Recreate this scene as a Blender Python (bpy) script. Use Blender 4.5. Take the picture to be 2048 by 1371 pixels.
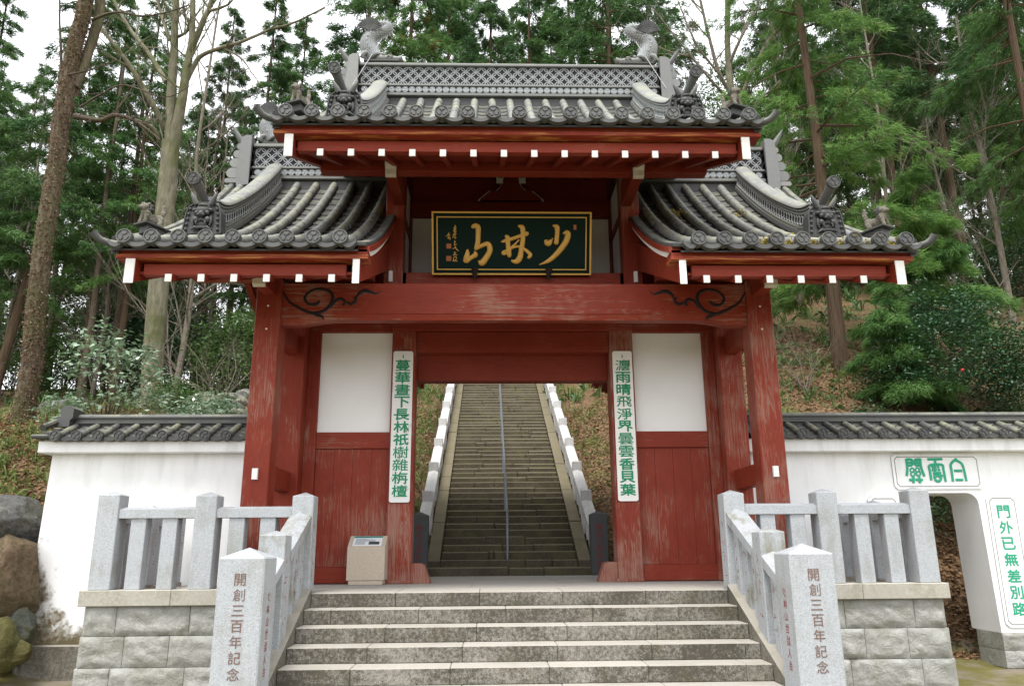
import bpy, bmesh, math, random
import numpy as np
from mathutils import Vector, Matrix, noise

# ------------------------------------------------------------------ scene, camera, light
for o in list(bpy.data.objects):
    bpy.data.objects.remove(o)
S = bpy.context.scene
COL = S.collection
R_ = math.radians
CAM = np.array([-.361, -9.338, .476]); YAW, PITCH, ROLL, FPX = R_(1.71), R_(14.74), R_(-.441), 1558.4
def _basis(a, p, ro):
    r = np.array([math.cos(a), -math.sin(a), 0]); fh = np.array([math.sin(a), math.cos(a), 0]); z = np.array([0, 0, 1.])
    f = math.cos(p)*fh + math.sin(p)*z; u = -math.sin(p)*fh + math.cos(p)*z
    return math.cos(ro)*r + math.sin(ro)*u, -math.sin(ro)*r + math.cos(ro)*u, f
CR, CU, CF = _basis(YAW, PITCH, ROLL)
cd = bpy.data.cameras.new('camera'); cam = bpy.data.objects.new('camera', cd); COL.objects.link(cam)
M = Matrix.Identity(4)
for i in range(3):
    M[i][0], M[i][1], M[i][2], M[i][3] = CR[i], CU[i], -CF[i], CAM[i]
cam.matrix_world = M
cd.sensor_width = 36; cd.lens = FPX/2048*36; cd.clip_end = 2000; cd.clip_start = .05
S.camera = cam

SUN_EL, SUN_ROT = R_(66), R_(204)
W = bpy.data.worlds.new('World'); S.world = W; W.use_nodes = True
nt = W.node_tree; nt.nodes.clear()
sky = nt.nodes.new('ShaderNodeTexSky'); sky.sky_type = 'NISHITA'; sky.sun_disc = False
sky.sun_elevation = SUN_EL; sky.sun_rotation = SUN_ROT; sky.air_density = 1; sky.dust_density = 3
hs = nt.nodes.new('ShaderNodeHueSaturation'); hs.inputs['Saturation'].default_value = .12
mx = nt.nodes.new('ShaderNodeMix'); mx.data_type = 'RGBA'; mx.inputs[0].default_value = .82
mx.inputs[7].default_value = (9.3, 9.5, 9.9, 1)      # even cloud layer over the sky
bg = nt.nodes.new('ShaderNodeBackground'); bg.inputs['Strength'].default_value = .098
wo = nt.nodes.new('ShaderNodeOutputWorld')
nt.links.new(sky.outputs[0], hs.inputs['Color']); nt.links.new(hs.outputs[0], mx.inputs[6])
nt.links.new(mx.outputs[2], bg.inputs[0]); nt.links.new(bg.outputs[0], wo.inputs[0])
sl = bpy.data.lights.new('sun', 'SUN'); sl.energy = 1.3; sl.angle = R_(18); sl.color = (1, .97, .92)
so = bpy.data.objects.new('sun', sl); COL.objects.link(so)
# light comes from behind the camera, high and a little to the left
so.rotation_euler = Vector((.22, .50, -1.25)).to_track_quat('-Z', 'Y').to_euler()
S.view_settings.view_transform = 'Standard'; S.view_settings.look = 'None'
S.view_settings.exposure = 1.43; S.view_settings.gamma = 1
S.cycles.use_denoising = True
S.cycles.max_bounces = 6; S.cycles.diffuse_bounces = 3; S.cycles.transparent_max_bounces = 4

def at(x, y, Y):
    """the point at depth Y seen at photo position (x, y)"""
    d = CF + (x-1024)/FPX*CR - (y-685.5)/FPX*CU
    return CAM + d*((Y-CAM[1])/d[1])

# ------------------------------------------------------------------ materials
MATS = {}
class NT:
    def __init__(s, name):
        s.m = bpy.data.materials.new(name); s.m.use_nodes = True; s.t = s.m.node_tree; s.t.nodes.clear()
        s.o = s.n('ShaderNodeOutputMaterial')
    def n(s, k, **kw):
        x = s.t.nodes.new(k)
        for a, b in kw.items(): setattr(x, a, b)
        return x
    def l(s, a, b): s.t.links.new(a, b)
    def coord(s, scale=(1, 1, 1), kind='Object', loc=(0, 0, 0)):
        c = s.n('ShaderNodeTexCoord'); mp = s.n('ShaderNodeMapping'); mp.inputs['Scale'].default_value = scale
        mp.inputs['Location'].default_value = loc
        if kind == 'World':
            g = s.n('ShaderNodeNewGeometry'); s.l(g.outputs['Position'], mp.inputs[0])
        else: s.l(c.outputs[kind], mp.inputs[0])
        return mp.outputs[0]
    def noise(s, vec, scale, detail=4, rough=.55, dist=0):
        x = s.n('ShaderNodeTexNoise'); x.inputs['Scale'].default_value = scale; x.inputs['Detail'].default_value = detail
        x.inputs['Roughness'].default_value = rough; x.inputs['Distortion'].default_value = dist
        s.l(vec, x.inputs['Vector']); return x.outputs['Fac']
    def vor(s, vec, scale, out='Distance', feat='F1'):
        x = s.n('ShaderNodeTexVoronoi'); x.feature = feat; x.inputs['Scale'].default_value = scale; s.l(vec, x.inputs['Vector']); return x.outputs[out]
    def ramp(s, fac, stops, interp='LINEAR'):
        x = s.n('ShaderNodeValToRGB'); cr = x.color_ramp; cr.interpolation = interp
        while len(cr.elements) > 1: cr.elements.remove(cr.elements[-1])
        for i, (p, c) in enumerate(stops):
            e = cr.elements[0] if i == 0 else cr.elements.new(p)
            e.position = p; e.color = (c, c, c, 1) if isinstance(c, (int, float)) else (*c, 1)
        s.l(fac, x.inputs[0]); return x.outputs[0]
    def mix(s, fac, a, b, mode='MIX'):
        x = s.n('ShaderNodeMix', data_type='RGBA', blend_type=mode)
        for v, i in ((fac, 0), (a, 6), (b, 7)):
            if isinstance(v, (int, float)): x.inputs[i].default_value = v
            elif isinstance(v, tuple): x.inputs[i].default_value = (*v, 1) if len(v) == 3 else v
            else: s.l(v, x.inputs[i])
        return x.outputs[2]
    def math(s, op, a, b=None, clamp=False):
        x = s.n('ShaderNodeMath', operation=op); x.use_clamp = clamp
        for v, i in ((a, 0), (b, 1)):
            if v is None: continue
            if isinstance(v, (int, float)): x.inputs[i].default_value = v
            else: s.l(v, x.inputs[i])
        return x.outputs[0]
    def sep(s, vec):
        x = s.n('ShaderNodeSeparateXYZ'); s.l(vec, x.inputs[0]); return x.outputs
    def bump(s, h, strength=.3, dist=.01):
        x = s.n('ShaderNodeBump'); x.inputs['Strength'].default_value = strength; x.inputs['Distance'].default_value = dist
        s.l(h, x.inputs['Height']); return x.outputs[0]
    def done(s, col, rough=.7, bump=None, spec=.3, metal=0, trans=0, extra=None):
        p = s.n('ShaderNodeBsdfPrincipled')
        for v, i in ((col, 'Base Color'), (rough, 'Roughness')):
            if isinstance(v, tuple): p.inputs[i].default_value = (*v, 1)
            elif isinstance(v, (int, float)): p.inputs[i].default_value = v
            else: s.l(v, p.inputs[i])
        p.inputs['Specular IOR Level'].default_value = spec; p.inputs['Metallic'].default_value = metal
        if bump is not None: s.l(bump, p.inputs['Normal'])
        if trans:
            t = s.n('ShaderNodeBsdfTranslucent'); a = s.n('ShaderNodeMixShader'); a.inputs[0].default_value = trans
            if isinstance(col, tuple): t.inputs[0].default_value = (*col, 1)
            else: s.l(col, t.inputs[0])
            s.l(p.outputs[0], a.inputs[1]); s.l(t.outputs[0], a.inputs[2]); s.l(a.outputs[0], s.o.inputs[0])
        else: s.l(p.outputs[0], s.o.inputs[0])
        return s.m

def red_wood(name, axis, wear=.5, foot=False, dark=1.0, edge=False):
    """weathered vermilion paint; grain runs along the given axis, the timber shows where the paint has gone"""
    t = NT(name)
    sc = {'X': (.55, 9, 9), 'Y': (9, .55, 9), 'Z': (9, 9, .55)}[axis]
    fine = {'X': (1.2, 40, 40), 'Y': (40, 1.2, 40), 'Z': (40, 40, 1.2)}[axis]
    v = t.coord(sc); vf = t.coord(fine); vo = t.coord()
    w = t.n('ShaderNodeTexNoise'); w.inputs['Scale'].default_value = 1.0; w.inputs['Detail'].default_value = 3; w.inputs['Distortion'].default_value = 1.4
    t.l(v, w.inputs['Vector'])
    rings = t.math('FRACT', t.math('MULTIPLY', w.outputs['Fac'], 9.0))       # cathedral grain
    rings = t.ramp(rings, [(0, 0), (.45, .25), (.8, 1), (.93, .6), (1, 0)])
    fib = t.noise(vf, 1.0, 3, .6)
    big = t.noise(vo, 1.1, 5, .6, .3)
    g = t.math('ADD', t.math('MULTIPLY', rings, .36), t.math('MULTIPLY', fib, .62))
    g = t.math('ADD', g, t.math('MULTIPLY', t.math('SUBTRACT', big, .5), 2.0))
    if foot:
        z = t.sep(t.coord(kind='World'))[2]
        f = t.ramp(t.math('MULTIPLY', z, .5, True), [(0, .30), (.25, .16), (.55, .04), (1, .0)])
        g = t.math('ADD', g, f)
    lo = .90 - wear*.54
    mask = t.ramp(g, [(lo, 0), (lo+.34, 1)])
    mask = t.math('MULTIPLY', mask, .22+.44*wear)
    d = dark
    paint = t.mix(big, (.165*d, .021*d, .012*d), (.295*d, .048*d, .022*d))
    paint = t.mix(t.math('MULTIPLY', rings, .28), paint, (.085*d, .010*d, .009*d))
    wood = t.mix(fib, (.19, .11, .08), (.44, .32, .25))
    col = t.mix(mask, paint, wood)
    if edge:
        zz = t.noise(t.coord((1.4, 8, 30)), 1.6, 4, .6)
        col = t.mix(t.ramp(zz, [(.5, 0), (.62, .85)]), col, (.42, .17, .045))
    h = t.math('ADD', t.math('MULTIPLY', rings, .5), fib)
    return t.done(col, t.ramp(mask, [(0, .52), (1, .8)]), t.bump(h, .28, .006), .18)

def tile_mat(name, lichen=.5, base=.15):
    t = NT(name); v = t.coord(kind='World'); 
    n1 = t.noise(v, 3.2, 5, .6, .4); n2 = t.noise(v, 16, 4, .6); n3 = t.noise(v, 70, 2)
    oi = t.n('ShaderNodeObjectInfo')
    b = t.mix(oi.outputs['Random'], (base*.80, base*.81, base*.77), (base*1.22, base*1.23, base*1.13))
    b = t.mix(t.math('MULTIPLY', n2, .6), b, (base*.5, base*.52, base*.55))
    nz = t.sep(t.n('ShaderNodeNewGeometry').outputs['Normal'])[2]
    up = t.ramp(nz, [(.1, 0), (.75, 1)])  # upward faces paler: lichen, plus skylight on the tops put into the colour
    lm = t.math('MULTIPLY', t.ramp(n1, [(.42, 0), (.62, 1)]), up)
    b = t.mix(t.math('MULTIPLY', lm, lichen), b, t.mix(n2, (.23, .235, .11), (.36, .36, .22)))
    pale = t.math('MULTIPLY', t.ramp(n2, [(.38, 0), (.7, 1)]), up)
    b = t.mix(t.math('MULTIPLY', pale, min(.42, .15+base*1.2)), b, (.38, .38, .345))
    return t.done(b, .55, t.bump(t.math('ADD', n3, n2), .22, .006), .4)

def granite(name, a=.40, stain=.3, dark=False, scale=1.0, tint=(.955, 1.0, 1.045)):
    t = NT(name); v = t.coord(kind='World'); 
    sp = t.vor(v, 210*scale, 'Color'); s2 = t.noise(v, 300*scale, 2, .7)
    g = t.sep(sp)[0]
    c = t.ramp(g, [(0, (a*.5*tint[0], a*.5*tint[1], a*.5*tint[2])), (.12, (a*.62*tint[0], a*.62*tint[1], a*.62*tint[2])), (.2, (a*.9*tint[0], a*.9*tint[1], a*.9*tint[2])), (.75, (a*1.05*tint[0], a*1.05*tint[1], a*1.05*tint[2])), (.82, (a*1.28*tint[0], a*1.28*tint[1], a*1.28*tint[2])), (1, (a*1.32*tint[0], a*1.32*tint[1], a*1.32*tint[2]))])
    c = t.mix(.28, c, t.ramp(s2, [(.3, tuple(a*.6*q for q in tint)), (.7, tuple(a*1.4*q for q in tint))]), 'MIX')
    big = t.noise(v, 2.3, 6, .65, .4); md = t.noise(t.coord((1, 1, .16), kind='World'), 9, 6, .68)
    m = t.math('MULTIPLY', t.ramp(t.math('ADD', t.math('MULTIPLY', big, .6), t.math('MULTIPLY', md, .45)), [(.52, 0), (.66, 1)]), stain)
    c = t.mix(m, c, t.mix(big, (.13, .12, .07), (.20, .19, .12)))
    return t.done(c, .62, t.bump(s2, .12, .002), .35)

def step_stone(name, base, stain, moss=.2, rough=0):
    t = NT(name); v = t.coord(kind='World')
    sp = t.noise(v, 120, 3, .7); big = t.noise(v, 1.3, 4, .6, .6); md = t.noise(v, 26, 8, .78); fn = t.noise(v, 75, 5, .75)
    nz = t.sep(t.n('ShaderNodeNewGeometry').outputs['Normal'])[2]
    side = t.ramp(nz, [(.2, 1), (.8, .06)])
    c = t.mix(sp, tuple(x*.78 for x in base), tuple(x*1.22 for x in base))
    oi = t.n('ShaderNodeObjectInfo'); c = t.mix(t.math('MULTIPLY', oi.outputs['Random'], .30), c, tuple(x*.72 for x in base))
    m = t.ramp(t.math('ADD', t.math('ADD', t.math('MULTIPLY', big, .30), t.math('MULTIPLY', md, .45)), t.math('MULTIPLY', fn, .30)), [(.43, 0), (.56, 1)])
    m = t.math('ADD', t.math('MULTIPLY', m, .62), .38)
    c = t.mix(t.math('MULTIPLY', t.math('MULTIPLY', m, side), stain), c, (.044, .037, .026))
    g = t.ramp(t.math('ADD', t.math('MULTIPLY', t.noise(v, 2.9, 5, .6), .75), t.math('MULTIPLY', md, .25)), [(.50, 0), (.62, 1)])
    c = t.mix(t.math('MULTIPLY', g, moss), c, (.125, .12, .045))
    h = t.math('ADD', md, fn)
    if rough: h = t.math('ADD', t.math('MULTIPLY', t.noise(t.coord((1, 1, 1.5), kind='World'), 7, 12, .68, .9), 2.2), t.math('MULTIPLY', md, .8))
    return t.done(c, .85, t.bump(h, .65 if rough else .45, .026 if rough else .010), .2)

def plaster(name, stain=False):
    t = NT(name); v = t.coord(kind='World'); b = t.noise(v, 1.3, 5, .6); f = t.noise(v, 60, 3)
    x = t.n('ShaderNodeMapping'); x.inputs['Scale'].default_value = (5, 5, .7); t.l(v, x.inputs[0])
    streak = t.noise(x.outputs[0], 1.2, 5, .65)
    c = t.mix(t.ramp(b, [(.35, 0), (.7, 1)]), (.84, .845, .85), (.77, .775, .775))
    c = t.mix(t.ramp(streak, [(.54, 0), (.8, .30)]), c, (.52, .52, .48))
    zz = t.math('MULTIPLY', t.sep(v)[2], .53); drip = t.math('MULTIPLY', t.ramp(zz, [(.0, 0), (.62, 0), (.93, .55), (1, .7)]), t.ramp(streak, [(.42, 0), (.62, 1)]))
    c = t.mix(t.math('MULTIPLY', drip, .28), c, (.36, .35, .31))
    if stain:
        s = t.sep(v); n = t.noise(v, 3.6, 7, .66, .15)
        # damp and moss climbing from the foot of the wall at its free end
        d = t.math('ADD', t.math('MULTIPLY', t.math('ADD', s[0], 6.95), .95), t.math('MULTIPLY', t.math('ADD', s[2], .75), .38))
        d = t.math('MINIMUM', d, t.math('ADD', t.math('MULTIPLY', t.math('ADD', s[2], .80), 1.5), .15))
        d = t.math('ADD', d, t.math('MULTIPLY', t.math('SUBTRACT', n, .5), -1.3))
        c = t.mix(t.ramp(d, [(.42, 1), (.60, 0)]), c, t.mix(t.ramp(t.noise(v, 9, 6, .72), [(.42, 0), (.56, 1)]), (.15, .095, .045), (.46, .45, .40)))
        c = t.mix(t.ramp(d, [(.22, 1), (.46, 0)]), c, t.mix(n, (.05, .045, .025), (.2, .16, .09)))
    return t.done(c, .85, t.bump(f, .08, .003), .2)

def plain(name, col, rough=.6, spec=.3, nz=0, ns=20, metal=0):
    t = NT(name)
    if nz:
        n = t.noise(t.coord(kind='World'), ns, 4, .6)
        c = t.mix(n, tuple(x*(1-nz) for x in col), tuple(min(1, x*(1+nz)) for x in col))
        return t.done(c, rough, t.bump(n, .1, .003), spec, metal)
    return t.done(col, rough, None, spec, metal)

def worn_board(name):
    t = NT(name); v = t.coord(kind='World'); s = t.coord((12, 12, 3), kind='World')
    n = t.noise(s, 1.6, 6, .7, .3); b = t.noise(v, 1.9, 3)
    c = t.mix(t.ramp(t.math('ADD', t.math('MULTIPLY', n, .8), t.math('MULTIPLY', b, .28)), [(.60, 0), (.68, .9)]), (.74, .74, .72), (.30, .19, .16))
    return t.done(c, .6, t.bump(n, .1, .004), .3)

def bark(name, a, b, sc=(6, 6, 1.1), moss=(.10, .11, .04), mossy=.3, patch=None):
    t = NT(name); v = t.coord(sc); w = t.coord()
    n = t.noise(v, 2.6, 6, .65, .6); m = t.noise(w, 1.1, 5, .6); r = t.vor(v, 3.5)
    c = t.mix(t.ramp(n, [(.3, 0), (.7, 1)]), a, b)
    c = t.mix(t.math('MULTIPLY', t.ramp(m, [(.45, 0), (.65, 1)]), mossy), c, moss)
    if patch:
        c = t.mix(t.ramp(t.vor(t.coord((1, 1, .7)), 22), [(.18, 1), (.26, 0)]), c, patch)
    return t.done(c, .9, t.bump(t.math('ADD', n, r), .8, .03), .15)

def leaf(name, a, b, c3=None, rough=.5, trans=.25, spec=.35):
    t = NT(name); at_ = t.n('ShaderNodeAttribute'); at_.attribute_name = 'tint'
    f = at_.outputs['Fac']
    oi = t.n('ShaderNodeObjectInfo')
    f2 = t.math('ADD', t.math('MULTIPLY', f, .8), t.math('MULTIPLY', oi.outputs['Random'], .2))
    stops = [(0, a), (.75, b)] + ([(.92, b), (.95, c3)] if c3 else [(1, tuple(min(1, x*1.25) for x in b))])
    return t.done(t.ramp(f2, stops), rough, None, spec, 0, trans)

def ground_mat(name):
    t = NT(name); v = t.coord(kind='World')
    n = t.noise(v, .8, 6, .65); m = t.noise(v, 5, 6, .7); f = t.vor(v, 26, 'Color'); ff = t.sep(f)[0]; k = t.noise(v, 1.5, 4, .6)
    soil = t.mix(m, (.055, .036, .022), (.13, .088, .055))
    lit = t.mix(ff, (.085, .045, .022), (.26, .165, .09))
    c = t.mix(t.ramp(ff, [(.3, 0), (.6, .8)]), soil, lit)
    c = t.mix(t.ramp(n, [(.5, 0), (.62, .75)]), c, t.mix(m, (.05, .065, .018), (.13, .14, .04)))
    z = t.sep(v)
    yard = t.ramp(t.math('ADD', t.math('MULTIPLY', z[2], -1), t.math('MULTIPLY', t.math('SUBTRACT', m, .5), .12)), [(.98, 0), (1.1, 1)])
    pav = t.mix(m, (.15, .125, .09), (.27, .235, .185))
    pav = t.mix(t.ramp(k, [(.42, 0), (.56, .85)]), pav, t.mix(m, (.075, .075, .015), (.19, .17, .045)))
    c = t.mix(yard, c, pav)
    return t.done(c, .95, t.bump(t.math('ADD', ff, m), .6, .03), .1)

def rock_mat(name, a, b, moss=.3):
    t = NT(name); v = t.coord(); n = t.noise(v, 1.6, 10, .72, .8); m = t.noise(v, 14, 8, .75)
    c = t.mix(t.ramp(n, [(.32, 0), (.68, 1)]), a, b); c = t.mix(t.ramp(m, [(.46, 0), (.62, .65)]), c, tuple(x*.45 for x in a)); c = t.mix(t.ramp(m, [(.30, .6), (.40, 0)]), c, tuple(min(1, x*1.35) for x in b))
    k = t.ramp(t.math('ADD', t.math('MULTIPLY', t.noise(v, 1.8, 6, .65), .7), t.math('MULTIPLY', m, .3)), [(.47, 0), (.56, 1)])
    c = t.mix(t.math('MULTIPLY', k, moss), c, t.mix(m, (.045, .05, .015), (.14, .135, .045)))
    return t.done(c, .88, t.bump(t.math('ADD', t.math('MULTIPLY', n, 1.6), m), 1.0, .06), .2)

MT = dict(
    red_x=red_wood('red_wood_x', 'X', .5), red_y=red_wood('red_wood_y', 'Y', .3), red_z=red_wood('red_wood_z', 'Z', .68, True),
    red_beam=red_wood('red_wood_beam', 'X', .76), red_board=red_wood('red_wood_board', 'Z', .62, True), red_eave=red_wood('red_wood_eave', 'X', .12),
    red_fascia=red_wood('red_wood_fascia', 'X', .22, edge=True), red_new=red_wood('red_wood_sheltered', 'Y', .05, dark=.9), red_newx=red_wood('red_wood_sheltered_x', 'X', .12, dark=.9),
    red_foot=red_wood('red_wood_foot', 'Z', .8, True),
    tile=tile_mat('roof_tile', .5, .085), tile_pan=tile_mat('pan_tile', .3, .052), tile_roll=tile_mat('cover_tile', .6, .165), tile_pale=tile_mat('ridge_cap_tile', .5, .20), tile_dark=tile_mat('ornament_tile', .12, .05), tile_wall=tile_mat('wall_tile', .5, .065),  # dark pans, pale rolls: gap shade and lit tops put into the colour
    lattice=plain('lattice_tile', (.36, .38, .385), .6, .3, .3, 30), recess_shade=plain('painted_recess_shade', (.035, .03, .034), .8, .2, .3, 12),  # near-black tone paints in the shade behind the lattice and between courses
    white=plain('white_paint', (.80, .79, .76), .6, .3, .05, 9), whitewood=plain('white_paint_on_wood', (.58, .53, .44), .7, .3, .25, 14),
    plaster=plaster('white_plaster'), plaster_stain=plaster('stained_plaster', True), plaster_in=plain('inner_plaster', (.83, .83, .82), .85, .2, .05, 3),
    gran=granite('granite', .39, .38), gran_moss=granite('mossy_granite', .37, .9), gran_dark=granite('dark_granite', .075, .1), gran_far=granite('stair_rail_granite', .50, .25, tint=(1.02, 1.0, .97)),
    block=step_stone('rough_granite_block', (.50, .50, .465), .36, .30, 1), coping=step_stone('coping_granite', (.50, .475, .41), .30, .30),
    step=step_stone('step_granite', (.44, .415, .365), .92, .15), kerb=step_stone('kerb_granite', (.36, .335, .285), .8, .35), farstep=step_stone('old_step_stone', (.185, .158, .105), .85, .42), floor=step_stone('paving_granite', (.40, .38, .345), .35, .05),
    gold=plain('gold_leaf', (.74, .43, .085), .42, .5, .25, 40), lacq=plain('dark_green_lacquer', (.002, .016, .013), .5, .12, .15, 6),
    green=plain('green_paint', (.006, .235, .105), .55, .3, .15, 30), green2=plain('pale_green_paint', (.025, .33, .19), .6, .3, .2, 30), board=worn_board('worn_white_board'), black=plain('black_carving', (.012, .011, .013), .6),
    engr=plain('engraved_brown', (.17, .105, .085), .8, .2, .4, 40), engr_red=plain('engraved_red', (.24, .03, .03), .8), seal=plain('seal_red_gold', (.42, .14, .04), .5, .4, .5, 160),
    beige=granite('beige_stone', .42, .0, scale=1.3, tint=(1.12, .95, .75)), metal=plain('steel_tube', (.20, .22, .25), .45, .5, .25, 30, .6), iron=plain('dark_iron', (.03, .022, .022), .6), wire=plain('wire', (.5, .5, .5), .5),
    panel=plain('printed_panel', (.66, .70, .72), .4), panel_head=plain('panel_header', (.02, .19, .18), .4), panel_pic=plain('panel_picture', (.05, .06, .06), .4, .3, .9, 25),
    groove=plain('border_grey', (.30, .29, .27), .9, .1, .4, 25),  # grey for the plaque border lines, darker than the plaster
    ground=ground_mat('forest_floor'),
    bark_pale=bark('pale_bark', (.10, .092, .06), (.22, .205, .145), (3, 3, .8), (.075, .085, .025), .75), bark_ivy=bark('ivy_bark', (.065, .050, .033), (.165, .135, .092), (7, 7, .8), (.065, .075, .022), .6),
    bark_cedar=bark('cedar_bark', (.040, .026, .018), (.165, .108, .070), (11, 11, .5), (.10, .10, .05), .3), bark_dark=bark('dark_bark', (.05, .038, .03), (.13, .10, .075), (6, 6, 1.2), (.08, .09, .03), .3), bark_twig=bark('grey_twig', (.13, .11, .09), (.27, .235, .19), (6, 6, 1.5), (.12, .12, .05), .4),
    cedar=leaf('cedar_needles', (.028, .088, .024), (.115, .225, .055), (.20, .105, .035), .55, .22, .25), cedar_lt=leaf('young_cedar_needles', (.042, .115, .028), (.155, .285, .065), (.22, .12, .04), .55, .28, .25), cedar_dk=leaf('dark_cedar_needles', (.026, .078, .024), (.095, .185, .050), None, .55, .2, .25),
    broad=leaf('broad_leaves', (.030, .085, .020), (.13, .215, .060), None, .4, .25, .4), glossy=leaf('glossy_leaves', (.014, .056, .020), (.050, .118, .044), None, .34, .14, .5), pale=leaf('pale_leaves', (.085, .17, .075), (.36, .47, .33), None, .3, .15, .6),
    sasa=leaf('bamboo_grass', (.065, .105, .025), (.21, .26, .08), (.30, .22, .11), .5, .3, .3), litter=leaf('dead_leaves', (.08, .040, .020), (.32, .20, .11), (.42, .33, .20), .8, .1, .15), dry=leaf('dry_twigs', (.12, .07, .045), (.30, .20, .13), None, .8, .1, .1), ivyleaf=leaf('ivy_leaves', (.09, .055, .032), (.25, .165, .11), (.10, .14, .04), .6, .2, .2), camred=plain('camellia_red', (.5, .02, .03), .5), moss_tuft=leaf('moss', (.16, .13, .02), (.38, .29, .05), None, .8, .1, .1),
    rock_grey=rock_mat('grey_rock', (.10, .10, .098), (.23, .225, .21), .3), rock_brown=rock_mat('brown_rock', (.105, .07, .04), (.25, .185, .12), .35), rock_dark=rock_mat('dark_rock', (.06, .068, .058), (.15, .155, .125), .5), rock_moss=rock_mat('mossy_rock', (.09, .085, .03), (.17, .15, .06), 1.0), rock_pale=rock_mat('pale_rock', (.20, .18, .145), (.38, .35, .29), .35),
)

# ------------------------------------------------------------------ mesh helpers
class MB:
    def __init__(s): s.v = []; s.f = []
    def add(s, vs, fs):
        b = len(s.v); s.v += [tuple(map(float, p)) for p in vs]; s.f += [tuple(i+b for i in f) for f in fs]; return s
    def box(s, x0, x1, y0, y1, z0, z1, b=.006):
        x0, x1 = min(x0, x1), max(x0, x1); y0, y1 = min(y0, y1), max(y0, y1); z0, z1 = min(z0, z1), max(z0, z1)
        b = min(b, (x1-x0)*.3, (y1-y0)*.3, (z1-z0)*.3)
        if b <= 0:
            return s.add([(x, y, z) for x in (x0, x1) for y in (y0, y1) for z in (z0, z1)], [(0, 1, 3, 2), (4, 6, 7, 5), (0, 4, 5, 1), (2, 3, 7, 6), (0, 2, 6, 4), (1, 5, 7, 3)])
        vs = []; idx = {}
        for i, x in enumerate((x0, x1)):
            for j, y in enumerate((y0, y1)):
                for k, z in enumerate((z0, z1)):
                    sx, sy, sz = (1, -1)[i]*b, (1, -1)[j]*b, (1, -1)[k]*b
                    for a, p in enumerate(((x, y+sy, z+sz), (x+sx, y, z+sz), (x+sx, y+sy, z))):
                        idx[i, j, k, a] = len(vs); vs.append(p)
        fs = []
        for i in (0, 1):
            fs.append([idx[i, 0, 0, 0], idx[i, 1, 0, 0], idx[i, 1, 1, 0], idx[i, 0, 1, 0]])
            fs.append([idx[0, i, 0, 1], idx[1, i, 0, 1], idx[1, i, 1, 1], idx[0, i, 1, 1]])
            fs.append([idx[0, 0, i, 2], idx[1, 0, i, 2], idx[1, 1, i, 2], idx[0, 1, i, 2]])
        for i in (0, 1):
            for j in (0, 1):
                fs.append([idx[i, j, 0, 0], idx[i, j, 1, 0], idx[i, j, 1, 1], idx[i, j, 0, 1]])
                fs.append([idx[i, 0, j, 0], idx[i, 1, j, 0], idx[i, 1, j, 2], idx[i, 0, j, 2]])
                fs.append([idx[0, i, j, 1], idx[1, i, j, 1], idx[1, i, j, 2], idx[0, i, j, 2]])
                for k in (0, 1): fs.append([idx[i, j, k, a] for a in range(3)])
        return s.add(vs, fs)
    def tube(s, pts, rad, n=8, cap=True, flat=None, up=None):
        """swept round section; flat = (axis vector, factor) squashes the section along that axis"""
        pts = [Vector(p) for p in pts]; m = len(pts)
        if isinstance(rad, (int, float)): rad = [rad]*m
        prev = None; rings = []
        for i, p in enumerate(pts):
            t = (pts[min(i+1, m-1)]-pts[max(i-1, 0)])
            if t.length < 1e-9: t = Vector((0, 0, 1))
            t.normalize()
            if prev is None:
                a = Vector(up) if up else (Vector((0, 0, 1)) if abs(t.z) < .9 else Vector((1, 0, 0)))
                u = (a - t*a.dot(t)).normalized()
            else:
                u = prev - t*prev.dot(t)
                u = u.normalized() if u.length > 1e-6 else prev
            prev = u; w = t.cross(u); ring = []
            for k in range(n):
                g = 2*math.pi*k/n; d = (u*math.cos(g)+w*math.sin(g))*rad[i]
                if flat:
                    fa = Vector(flat[0]); d = d - fa*d.dot(fa)*(1-flat[1])
                ring.append(p+d)
            rings.append(ring)
        vs = [q for r in rings for q in r]; fs = []
        for i in range(m-1):
            for k in range(n): fs.append((i*n+k, i*n+(k+1) % n, (i+1)*n+(k+1) % n, (i+1)*n+k))
        if cap: fs.append(tuple(range(n))[::-1]); fs.append(tuple((m-1)*n+k for k in range(n)))
        return s.add(vs, fs)
    def ball(s, c, r, seg=10, rings=7):
        r = (r, r, r) if isinstance(r, (int, float)) else r; vs = [(c[0], c[1], c[2]-r[2])]; fs = []
        for i in range(1, rings):
            a = math.pi*i/rings
            for k in range(seg):
                g = 2*math.pi*k/seg; vs.append((c[0]+r[0]*math.sin(a)*math.cos(g), c[1]+r[1]*math.sin(a)*math.sin(g), c[2]-r[2]*math.cos(a)))
        vs.append((c[0], c[1], c[2]+r[2])); L = len(vs)-1
        for k in range(seg):
            fs.append((0, 1+(k+1) % seg, 1+k)); fs.append((L, L-seg+k, L-seg+(k+1) % seg))
            for i in range(rings-2): fs.append((1+i*seg+k, 1+i*seg+(k+1) % seg, 1+(i+1)*seg+(k+1) % seg, 1+(i+1)*seg+k))
        return s.add(vs, fs)
    def ext(s, poly, fn, d0, d1):
        """a polygon given by 2-D points, extruded; fn(u, v, d) places it"""
        n = len(poly); return s.add([fn(u, v, d0) for u, v in poly]+[fn(u, v, d1) for u, v in poly],
            [tuple(range(n))[::-1], tuple(range(n, 2*n))]+[(i, (i+1) % n, n+(i+1) % n, n+i) for i in range(n)])
    def sweep(s, secs, close=True):
        """secs: list of rings (same length) joined one after the other; ends capped"""
        n = len(secs[0]); vs = [p for r in secs for p in r]; fs = []
        for i in range(len(secs)-1):
            for k in range(n if close else n-1): fs.append((i*n+k, i*n+(k+1) % n, (i+1)*n+(k+1) % n, (i+1)*n+k))
        if close: fs += [tuple(range(n))[::-1], tuple((len(secs)-1)*n+k for k in range(n))]
        return s.add(vs, fs)
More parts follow.
